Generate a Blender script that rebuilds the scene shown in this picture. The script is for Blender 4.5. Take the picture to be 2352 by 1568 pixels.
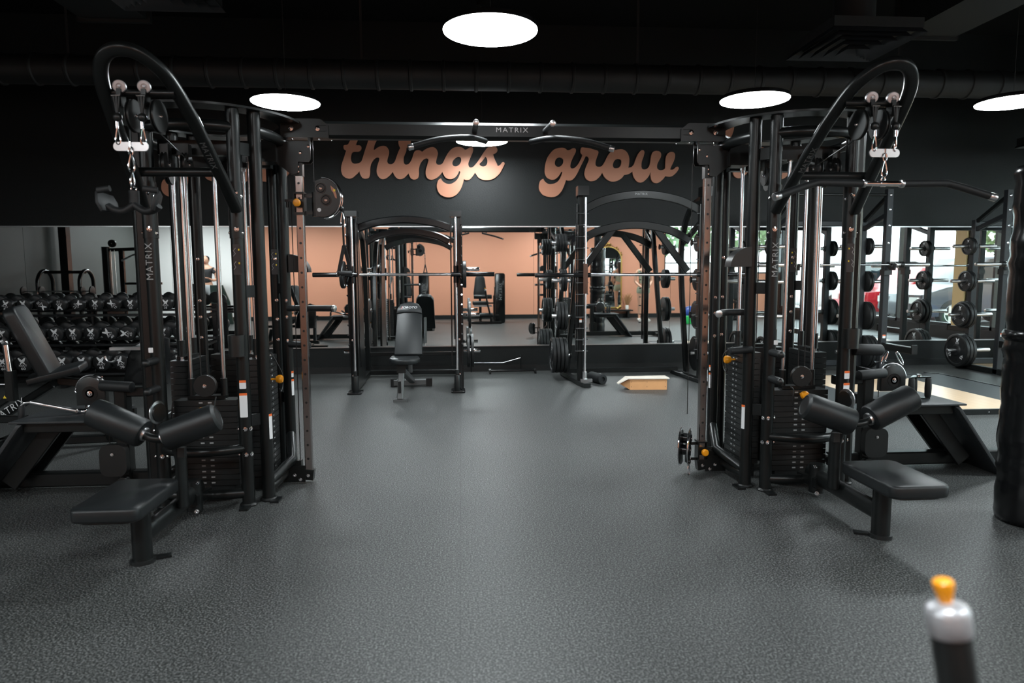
import bpy, math, random
from mathutils import Vector, Matrix
V = Vector
random.seed(7)
for o in list(bpy.data.objects): bpy.data.objects.remove(o)
SC = bpy.context.scene
COL = SC.collection

# ------------------------------------------------------------------ camera
EYE = 1.35
yaw, pitch, roll = math.radians(4.2), math.radians(5.75), 0.0045
fw = V((math.sin(yaw)*math.cos(pitch), math.cos(yaw)*math.cos(pitch), -math.sin(pitch)))
rt = V((math.cos(yaw), -math.sin(yaw), 0)); up = rt.cross(fw)
r2 = rt*math.cos(roll)-up*math.sin(roll); u2 = up*math.cos(roll)+rt*math.sin(roll)
cam = bpy.data.cameras.new('camera'); camo = bpy.data.objects.new('camera', cam); COL.objects.link(camo)
m3 = Matrix((r2, u2, -fw)).transposed()
camo.matrix_world = Matrix.Translation((0, 0, EYE)) @ m3.to_4x4()
cam.lens = 24; cam.sensor_width = 36; cam.clip_start = 0.02; cam.clip_end = 200
cam.dof.use_dof = True; cam.dof.focus_distance = 5.6; cam.dof.aperture_fstop = 2.2
SC.camera = camo

# ------------------------------------------------------------------ world, exposure
w = bpy.data.worlds.new('world'); SC.world = w; w.use_nodes = True
nt = w.node_tree; nt.nodes.clear()
wo = nt.nodes.new('ShaderNodeOutputWorld'); bg = nt.nodes.new('ShaderNodeBackground')
bg.inputs[0].default_value = (0.86, 0.94, 1.0, 1); bg.inputs[1].default_value = 2.6
nt.links.new(bg.outputs[0], wo.inputs[0])
vs = SC.view_settings
vs.view_transform = 'Standard'; vs.look = 'None'; vs.gamma = 1; vs.use_curve_mapping = False
vs.exposure = 1.35
LAMP_E = 30.0

# ------------------------------------------------------------------ materials
MATS = {}
def mat(name, col, rough=0.5, metal=0.0, bump=0.0, bscale=200, spec=0.5, coat=0.0, emit=None, es=1.0, var=0.0, vscale=6):
    m = bpy.data.materials.new(name); m.use_nodes = True
    n = m.node_tree; b = n.nodes['Principled BSDF']
    b.inputs['Base Color'].default_value = (*col, 1); b.inputs['Roughness'].default_value = rough
    b.inputs['Metallic'].default_value = metal; b.inputs['Specular IOR Level'].default_value = spec
    b.inputs['Coat Weight'].default_value = coat; b.inputs['Coat Roughness'].default_value = 0.15
    if emit:
        b.inputs['Emission Color'].default_value = (*emit, 1); b.inputs['Emission Strength'].default_value = es
    tc = n.nodes.new('ShaderNodeTexCoord')
    if bump:
        nz = n.nodes.new('ShaderNodeTexNoise'); nz.inputs['Scale'].default_value = bscale; nz.inputs['Detail'].default_value = 3
        bp = n.nodes.new('ShaderNodeBump'); bp.inputs['Strength'].default_value = bump; bp.inputs['Distance'].default_value = 0.002
        n.links.new(tc.outputs['Object'], nz.inputs['Vector']); n.links.new(nz.outputs['Fac'], bp.inputs['Height'])
        n.links.new(bp.outputs['Normal'], b.inputs['Normal'])
    if var:
        nz = n.nodes.new('ShaderNodeTexNoise'); nz.inputs['Scale'].default_value = vscale; nz.inputs['Detail'].default_value = 4
        mx = n.nodes.new('ShaderNodeMix'); mx.data_type = 'RGBA'
        mx.inputs[6].default_value = (*[c*(1-var) for c in col], 1); mx.inputs[7].default_value = (*[min(1, c*(1+var)) for c in col], 1)
        n.links.new(tc.outputs['Object'], nz.inputs['Vector']); n.links.new(nz.outputs['Fac'], mx.inputs[0])
        n.links.new(mx.outputs[2], b.inputs['Base Color'])
    MATS[name] = m
    return m
steel = mat('black_powder_coat', (.0065, .0076, .0076), .31, 0, .05, 900, .36)
rodm = mat('guide_rod_chrome', (.82, .82, .85), .2, 1)
steel2 = mat('black_gloss_paint', (.006, .0065, .007), .2, 0, 0, 0, .5)
rackm = mat('dark_grey_powder_coat', (.015, .018, .021), .42, 0, .1, 700, .4)
vinyl = mat('black_vinyl', (.0115, .0135, .0145), .38, 0, .25, 450, .4)
foam = mat('dark_grip_rubber', (.011, .0125, .0135), .55, 0, .2, 600, .4)
plastic = mat('black_plastic', (.010, .011, .011), .35, 0, .05, 500)
chrome = mat('chrome', (.86, .85, .87), .09, 1)
brush = mat('brushed_aluminium', (.68, .68, .69), .28, 1, .05, 300)
silver = mat('silver_paint', (.13, .135, .135), .38, .5)
colmet = mat('polished_steel_column', (.30, .27, .26), .18, 1)
plate_m = mat('weight_stack_iron', (.011, .012, .012), .38, 0, .1, 400)
iron = mat('rubber_plate', (.010, .011, .0115), .45, 0, .15, 500)
white = mat('white_print', (.78, .79, .8), .5)
fadew = mat('faded_print', (.10, .105, .105), .5)
dimw = mat('grey_print', (.33, .34, .34), .5)
orange = mat('orange_plastic', (.95, .36, .01), .35)
ored = mat('orange_label', (.85, .16, .03), .5)
yellow = mat('yellow_label', (.85, .62, .04), .5)
red_m = mat('red_print', (.7, .03, .03), .5)
glassd = mat('decal_dark', (.03, .032, .035), .3)
copper = mat('copper_sign_paint', (.46, .205, .125), .42, .25, .05, 300)
wood = mat('pine_plywood', (.68, .35, .155), .45, 0, .05, 60, .4, 0, None, 1, .12, 9)
woodw = mat('pale_laminate', (.82, .74, .64), .5)
gold = mat('gold_leaf', (.62, .42, .14), .32, 1, .3, 60)
wallblk = mat('black_wall_paint', (.0072, .0088, .0088), .48, 0, .8, 130, .28)
ceilm = mat('black_ceiling_paint', (.003, .0035, .0035), .8, 0, .3, 30, .2)
ductm = mat('black_duct_paint', (.0035, .0042, .0042), .6)
basem = mat('black_baseboard', (.0065, .0075, .0075), .4)
pinkm = mat('terracotta_wall_paint', (.66, .295, .185), .6, 0, .4, 160, .4)
whitem = mat('white_wall_paint', (.86, .84, .82), .6, 0, .4, 160)
tanm = mat('tan_wall_paint', (.62, .42, .19), .6, 0, .3, 160)
greym = mat('grey_wall_paint', (.038, .041, .038), .6, 0, .4, 160)
framem = mat('black_window_frame', (.02, .022, .024), .35)
asphalt = mat('asphalt', (.30, .30, .30), .9, 0, .3, 60)
cream = mat('cream_stucco', (.80, .66, .50), .8, 0, .3, 60)
leafm = mat('foliage', (.10, .17, .07), .7, 0, 0, 0, .3, 0, None, 1, .5, 3)
bark = mat('bark', (.12, .09, .06), .8)
carred = mat('red_car_paint', (.55, .02, .03), .25, 0, 0, 0, .5, 1)
cardk = mat('dark_car_paint', (.03, .035, .05), .25, 0, 0, 0, .5, 1)
carwh = mat('white_car_paint', (.7, .7, .7), .25, 0, 0, 0, .5, 1)
carglass = mat('car_glass', (.02, .03, .035), .06)
tyre = mat('tyre_rubber', (.02, .02, .02), .8)
skin = mat('skin', (.55, .30, .20), .5)
hair = mat('dark_hair', (.03, .018, .012), .5)
sage = mat('sage_fabric', (.30, .33, .24), .8)
blackc = mat('black_fabric', (.015, .015, .016), .8)
greyc = mat('grey_fabric', (.32, .33, .34), .8)
greenp = mat('dark_green_board', (.035, .055, .045), .5)
green = mat('green_rubber', (.02, .45, .10), .5)
blue = mat('blue_rubber', (.01, .05, .25), .4)
dryp = mat('dried_grass', (.42, .22, .10), .8)
capm = mat('satin_cap', (.46, .46, .48), .35, .5)
potm = mat('white_ceramic', (.75, .72, .68), .4)
cablem = mat('black_cable', (.01, .01, .01), .5)
lampm = mat('lamp_diffuser', (.9, .9, .9), .5, emit=(.90, .975, 1.0), es=LAMP_E)

def mirror_mat(name, c):
    m = bpy.data.materials.new(name); m.use_nodes = True
    b = m.node_tree.nodes['Principled BSDF']; b.inputs['Metallic'].default_value = 1
    b.inputs['Base Color'].default_value = (*c, 1); b.inputs['Roughness'].default_value = 0.0
    return m
mirr = mirror_mat('mirror_glass', (.88, .91, .90))
def pane_mat():
    m = bpy.data.materials.new('window_glass'); m.use_nodes = True; n = m.node_tree; n.nodes.clear()
    o = n.nodes.new('ShaderNodeOutputMaterial'); t = n.nodes.new('ShaderNodeBsdfTransparent'); g = n.nodes.new('ShaderNodeBsdfGlossy')
    g.inputs['Roughness'].default_value = 0.02; t.inputs[0].default_value = (.90, .96, .95, 1)
    f = n.nodes.new('ShaderNodeLayerWeight'); f.inputs['Blend'].default_value = .12; x = n.nodes.new('ShaderNodeMixShader')
    q = n.nodes.new('ShaderNodeMapRange'); q.inputs[3].default_value = .03; q.inputs[4].default_value = .35
    n.links.new(f.outputs['Facing'], q.inputs[0]); n.links.new(q.outputs[0], x.inputs[0]); n.links.new(t.outputs[0], x.inputs[1]); n.links.new(g.outputs[0], x.inputs[2]); n.links.new(x.outputs[0], o.inputs[0])
    return m
panem = pane_mat()
def floor_mat(name='rubber_floor', lo=(.010, .0115, .011), hi=(.20, .207, .203), scale=125, seam=True):
    m = bpy.data.materials.new(name); m.use_nodes = True; n = m.node_tree; b = n.nodes['Principled BSDF']
    L = n.links.new
    tc = n.nodes.new('ShaderNodeTexCoord')
    n1 = n.nodes.new('ShaderNodeTexNoise'); n1.inputs['Scale'].default_value = scale; n1.inputs['Detail'].default_value = 4; n1.inputs['Roughness'].default_value = .65
    L(tc.outputs['Object'], n1.inputs['Vector'])
    r1 = n.nodes.new('ShaderNodeValToRGB'); r1.color_ramp.elements[0].position = .47; r1.color_ramp.elements[1].position = .67
    r1.color_ramp.elements[0].color = (*lo, 1); r1.color_ramp.elements[1].color = (*hi, 1)
    L(n1.outputs['Fac'], r1.inputs[0])
    n2 = n.nodes.new('ShaderNodeTexNoise'); n2.inputs['Scale'].default_value = 1.1; n2.inputs['Detail'].default_value = 5
    L(tc.outputs['Object'], n2.inputs['Vector'])
    mr = n.nodes.new('ShaderNodeMapRange'); mr.inputs[3].default_value = .82; mr.inputs[4].default_value = 1.2
    L(n2.outputs['Fac'], mr.inputs[0])
    hs = n.nodes.new('ShaderNodeVectorMath'); hs.operation = 'SCALE'
    L(r1.outputs[0], hs.inputs[0]); L(mr.outputs[0], hs.inputs['Scale'])
    last = hs.outputs[0]
    if seam:
        sx = n.nodes.new('ShaderNodeSeparateXYZ'); L(tc.outputs['Object'], sx.inputs[0])
        def seamf(src, period, off):
            a = n.nodes.new('ShaderNodeMath'); a.operation = 'ADD'; a.inputs[1].default_value = off; L(src, a.inputs[0])
            q = n.nodes.new('ShaderNodeMath'); q.operation = 'PINGPONG'; q.inputs[1].default_value = period/2; L(a.outputs[0], q.inputs[0])
            g = n.nodes.new('ShaderNodeMath'); g.operation = 'GREATER_THAN'; g.inputs[1].default_value = .0022; L(q.outputs[0], g.inputs[0])
            return g.outputs[0]
        s1 = seamf(sx.outputs[0], 1.22, 6.10+.02)
        mm = n.nodes.new('ShaderNodeMapRange'); mm.inputs[3].default_value = .62; mm.inputs[4].default_value = 1.0; L(s1, mm.inputs[0])
        h2 = n.nodes.new('ShaderNodeVectorMath'); h2.operation = 'SCALE'; L(last, h2.inputs[0]); L(mm.outputs[0], h2.inputs['Scale']); last = h2.outputs[0]
    L(last, b.inputs['Base Color']); b.inputs['Roughness'].default_value = .5
    b.inputs['Specular IOR Level'].default_value = .45
    bp = n.nodes.new('ShaderNodeBump'); bp.inputs['Strength'].default_value = .25; bp.inputs['Distance'].default_value = .001
    L(n1.outputs['Fac'], bp.inputs['Height']); L(bp.outputs['Normal'], b.inputs['Normal'])
    return m
floorm = floor_mat()
matm = floor_mat('platform_rubber', (.016, .019, .021), (.06, .065, .068), 300, False)
def plank_mat():
    m = bpy.data.materials.new('maple_board'); m.use_nodes = True; n = m.node_tree; b = n.nodes['Principled BSDF']; L = n.links.new
    tc = n.nodes.new('ShaderNodeTexCoord'); mp = n.nodes.new('ShaderNodeMapping'); mp.inputs['Scale'].default_value = (14, 1.0, 1)
    nz = n.nodes.new('ShaderNodeTexNoise'); nz.inputs['Scale'].default_value = 2; nz.inputs['Detail'].default_value = 6
    rr = n.nodes.new('ShaderNodeValToRGB'); rr.color_ramp.elements[0].color = (.55, .37, .22, 1); rr.color_ramp.elements[1].color = (.78, .60, .41, 1)
    L(tc.outputs['Object'], mp.inputs[0]); L(mp.outputs[0], nz.inputs['Vector']); L(nz.outputs['Fac'], rr.inputs[0]); L(rr.outputs[0], b.inputs['Base Color'])
    b.inputs['Roughness'].default_value = .3
    return m
maple = plank_mat()

# ------------------------------------------------------------------ mesh builder
MIR = [False]
OFF = [V((0, 0, 0))]
def mx(p):
    p = V(p)
    return V((.604-p.x, p.y, p.z)) if MIR[0] else p
class MB:
    def __init__(s): s.v = []; s.f = []
    def add(s, vs, fs):
        o = len(s.v)
        s.v += [mx(p) for p in vs]
        s.f += [tuple(i+o for i in (reversed(f) if MIR[0] else f)) for f in fs]
        return s
    def box(s, c, d, R=None):
        c = V(c); vs = []
        for i in range(8):
            p = V(((1 if i & 1 else -1)*d[0]/2, (1 if i & 2 else -1)*d[1]/2, (1 if i & 4 else -1)*d[2]/2))
            if R: p = R @ p
            vs.append(c+p)
        return s.add(vs, [(0, 2, 3, 1), (4, 5, 7, 6), (0, 1, 5, 4), (2, 6, 7, 3), (0, 4, 6, 2), (1, 3, 7, 5)])
    def bb(s, a, b):
        a = V(a); b = V(b)
        return s.box((a+b)/2, [abs(x) for x in (b-a)])
    def sweep(s, pts, prof, upv=None, closed=False, cap=True):
        pts = [V(p) for p in pts]; n = len(pts); k = len(prof)
        T = []
        for i in range(n):
            if closed: t = pts[(i+1) % n]-pts[i-1]
            elif i == 0: t = pts[1]-pts[0]
            elif i == n-1: t = pts[-1]-pts[-2]
            else: t = (pts[i+1]-pts[i]).normalized()+(pts[i]-pts[i-1]).normalized()
            T.append(t.normalized())
        vs = []; N = None
        for i in range(n):
            t = T[i]
            if upv is not None:
                u = V(upv); N = u-t*u.dot(t); N.normalize()
            elif N is None:
                a = V((0, 0, 1)) if abs(t.z) < .9 else V((1, 0, 0)); N = (a-t*a.dot(t)).normalized()
            else:
                N = (N-t*N.dot(t)).normalized()
            B = t.cross(N)
            sc = 1.0
            if 0 < i < n-1 and not closed:
                d = (pts[i+1]-pts[i]).normalized().dot((pts[i]-pts[i-1]).normalized()); sc = 1/max(.75, math.sqrt(max(.01, (1+d)/2)))
            for (x, y) in prof: vs.append(pts[i]+B*x*sc+N*y)
        fs = []
        for i in range(n if closed else n-1):
            a = i*k; b = ((i+1) % n)*k
            for j in range(k): fs.append((a+j, a+(j+1) % k, b+(j+1) % k, b+j))
        if cap and not closed:
            fs.append(tuple(reversed(range(k)))); fs.append(tuple((n-1)*k+j for j in range(k)))
        return s.add(vs, fs)
    def tube(s, pts, r, n=12, closed=False, ry=None):
        ry = ry or r
        return s.sweep(pts, [(r*math.cos(2*math.pi*j/n), ry*math.sin(2*math.pi*j/n)) for j in range(n)], None, closed)
    def otube(s, pts, rx, ry, upv, n=16):
        return s.sweep(pts, [(rx*math.cos(2*math.pi*j/n), ry*math.sin(2*math.pi*j/n)) for j in range(n)], upv)
    def rtube(s, pts, w, h, upv=(0, 0, 1), c=.12, closed=False):
        a, b = w/2, h/2; q = min(w, h)*c
        return s.sweep(pts, [(-a+q, -b), (a-q, -b), (a, -b+q), (a, b-q), (a-q, b), (-a+q, b), (-a, b-q), (-a, -b+q)], upv, closed)
    def lathe(s, p, d, prof, n=24):
        p = V(p); d = V(d).normalized(); a = V((0, 0, 1)) if abs(d.z) < .9 else V((1, 0, 0))
        u = (a-d*a.dot(d)).normalized(); w_ = d.cross(u); vs = []; fs = []
        for (t, r) in prof:
            for j in range(n):
                an = 2*math.pi*j/n; vs.append(p+d*t+(u*math.cos(an)+w_*math.sin(an))*max(r, 1e-5))
        for i in range(len(prof)-1):
            for j in range(n): fs.append((i*n+j, i*n+(j+1) % n, (i+1)*n+(j+1) % n, (i+1)*n+j))
        fs.append(tuple(reversed(range(n)))); fs.append(tuple((len(prof)-1)*n+j for j in range(n)))
        return s.add(vs, fs)
    def cyl(s, p0, p1, r, n=16, bev=0):
        p0 = V(p0); p1 = V(p1); L = (p1-p0).length
        pr = [(0, r), (L, r)] if not bev else [(0, r-bev), (bev*.35, r-bev*.3), (bev, r), (L-bev, r), (L-bev*.35, r-bev*.3), (L, r-bev)]
        return s.lathe(p0, p1-p0, pr, n)
    def ball(s, c, r, n=14):
        return s.lathe(V(c)-V((0, 0, r)), (0, 0, 1), [(r-r*math.cos(math.pi*i/8), r*math.sin(math.pi*i/8)) for i in range(9)], n)
    def prism(s, out, th, M, bev=0):
        """outline (x,y) extruded along local z by th, bevelled by insetting towards the centroid"""
        n = len(out); cx = sum(p[0] for p in out)/n; cy = sum(p[1] for p in out)/n
        def ring(z, ins):
            r = []
            for (x, y) in out:
                d = math.hypot(x-cx, y-cy) or 1; k = (d-ins)/d; r.append(M @ V((cx+(x-cx)*k, cy+(y-cy)*k, z)))
            return r
        st = [(0, 0), (th, 0)] if not bev else [(0, bev), (bev*.3, bev*.3), (bev, 0), (th-bev, 0), (th-bev*.3, bev*.3), (th, bev)]
        vs = [];
        for z, i in st: vs += ring(z, i)
        fs = [tuple(reversed(range(n)))]
        for k in range(len(st)-1):
            for j in range(n): fs.append((k*n+j, k*n+(j+1) % n, (k+1)*n+(j+1) % n, (k+1)*n+j))
        fs.append(tuple((len(st)-1)*n+j for j in range(n)))
        return s.add(vs, fs)
def rrect(w, h, r, n=5, tw=None):
    """rounded rectangle outline centred at 0, optional different top width"""
    tw = tw or w; o = []
    for (cx, cy, a0) in ((tw/2-r, h/2-r, 0), (-tw/2+r, h/2-r, 90), (-w/2+r, -h/2+r, 180), (w/2-r, -h/2+r, 270)):
        for i in range(n+1):
            a = math.radians(a0+90*i/n); o.append((cx+r*math.cos(a), cy+r*math.sin(a)))
    return o
def frame(o, x, y):
    x = V(x).normalized(); y = V(y); z = x.cross(y).normalized(); y = z.cross(x)
    return Matrix.Translation(o) @ Matrix((x, y, z)).transposed().to_4x4()
def arc(c, r, a0, a1, n, ax=(1, 0, 0), ay=(0, 0, 1), ry=None):
    c = V(c); ax = V(ax); ay = V(ay); ry = ry or r
    return [c+ax*r*math.cos(math.radians(a0+(a1-a0)*i/n))+ay*ry*math.sin(math.radians(a0+(a1-a0)*i/n)) for i in range(n+1)]
def smooth(P, n=6):
    P = [V(p) for p in P]; o = []
    for i in range(len(P)-1):
        a, b, c, d = P[max(i-1, 0)], P[i], P[i+1], P[min(i+2, len(P)-1)]
        for k in range(n):
            t = k/n; o.append(.5*((2*b)+(c-a)*t+(2*a-5*b+4*c-d)*t*t+(3*b-a-3*c+d)*t**3))
    o.append(P[-1]); return o
def obj2(name, items, parent=None, ang=38):
    a = MB(); mi = []
    for k, (mb, m) in enumerate(items):
        o_ = len(a.v); a.v += mb.v; a.f += [tuple(i+o_ for i in f) for f in mb.f]; mi += [k]*len(mb.f)
    o = obj(name, a, items[0][1], parent, ang=ang)
    for mb, m in items[1:]: o.data.materials.append(m)
    o.data.polygons.foreach_set('material_index', mi); return o
def link(o, parent=None):
    COL.objects.link(o)
    if parent: o.parent = parent
    return o
def obj(name, mb, m, parent=None, label=None, ang=38, flat=False, kind=None):
    me = bpy.data.meshes.new(name)
    me.from_pydata([tuple(p-OFF[0]) for p in mb.v], [], mb.f); me.materials.append(m)
    if not flat:
        me.polygons.foreach_set('use_smooth', [True]*len(me.polygons)); me.set_sharp_from_angle(angle=math.radians(ang))
    o = bpy.data.objects.new(name, me); link(o, parent)
    if label: o['label'] = label
    if kind: o['kind'] = kind
    return o
def tag(o, label, cat, group=None, kind=None):
    o['label'] = label; o['category'] = cat
    if group: o['group'] = group
    if kind: o['kind'] = kind
    return o
def thing(name, label, cat, loc, group=None):
    loc = mx(loc); o = bpy.data.objects.new(name, None); o.empty_display_size = .1; COL.objects.link(o); o.location = loc
    OFF[0] = loc.copy(); return tag(o, label, cat, group)
def one(name, mb, m, label, cat, loc, group=None, **k):
    """a thing that is a single mesh, origin at loc"""
    OFF[0] = mx(loc); o = obj(name, mb, m, None, None, **k); o.location = OFF[0]; return tag(o, label, cat, group)
def struct(name, mb, m, parent=None, flat=True):
    OFF[0] = V((0, 0, 0)); o = obj(name, mb, m, parent, flat=flat); o['kind'] = 'structure'; return o
def text(name, s, size, M, m, parent, ex=.0006, spacing=1.0, shear=0, sx=1.0):
    cu = bpy.data.curves.new(name, 'FONT'); cu.body = s; cu.size = size; cu.extrude = ex; cu.align_x = 'CENTER'; cu.align_y = 'CENTER'
    cu.space_character = spacing; cu.shear = shear; cu.resolution_u = 3
    t = bpy.data.objects.new(name, cu); COL.objects.link(t)
    bpy.context.view_layer.update()
    me = bpy.data.meshes.new_from_object(t)
    bpy.data.objects.remove(t); bpy.data.curves.remove(cu)
    for v in me.vertices: v.co = (M @ V((v.co.x*sx, v.co.y, v.co.z)))-OFF[0]
    me.materials.clear(); me.materials.append(m); me.name = name
    return link(bpy.data.objects.new(name, me), parent)
def bolt(p, d, r, parent, m=None, name='bolt'):
    p = V(p); d = V(d).normalized()
    return obj(name, MB().lathe(p, d, [(0, r*1.25), (r*.25, r*1.25), (r*.3, r*.9), (r*.75, r*.75), (r*.8, r*.4), (r*.45, r*.35), (r*.45, 0.0001)], 10), m or chrome, parent)
def copy_tree(o, parent=None):
    c = o.copy(); COL.objects.link(c); c.parent = parent
    for ch in o.children: copy_tree(ch, c)
    return c
def carabiner(top, L, parent=None, ax=(1, 0, 0), wd=.013):
    """pear-shaped snap hook hanging from top"""
    t = V(top); a = V(ax); P = []
    for i in range(20):
        an = 2*math.pi*i/20; s_ = math.sin(an); c_ = math.cos(an)
        P.append(t+V((0, 0, -L/2))+V((0, 0, c_*L/2))+a*s_*wd*(.72+.45*(-c_)))
    return MB().tube(P, .0042, 8, True)
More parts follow.
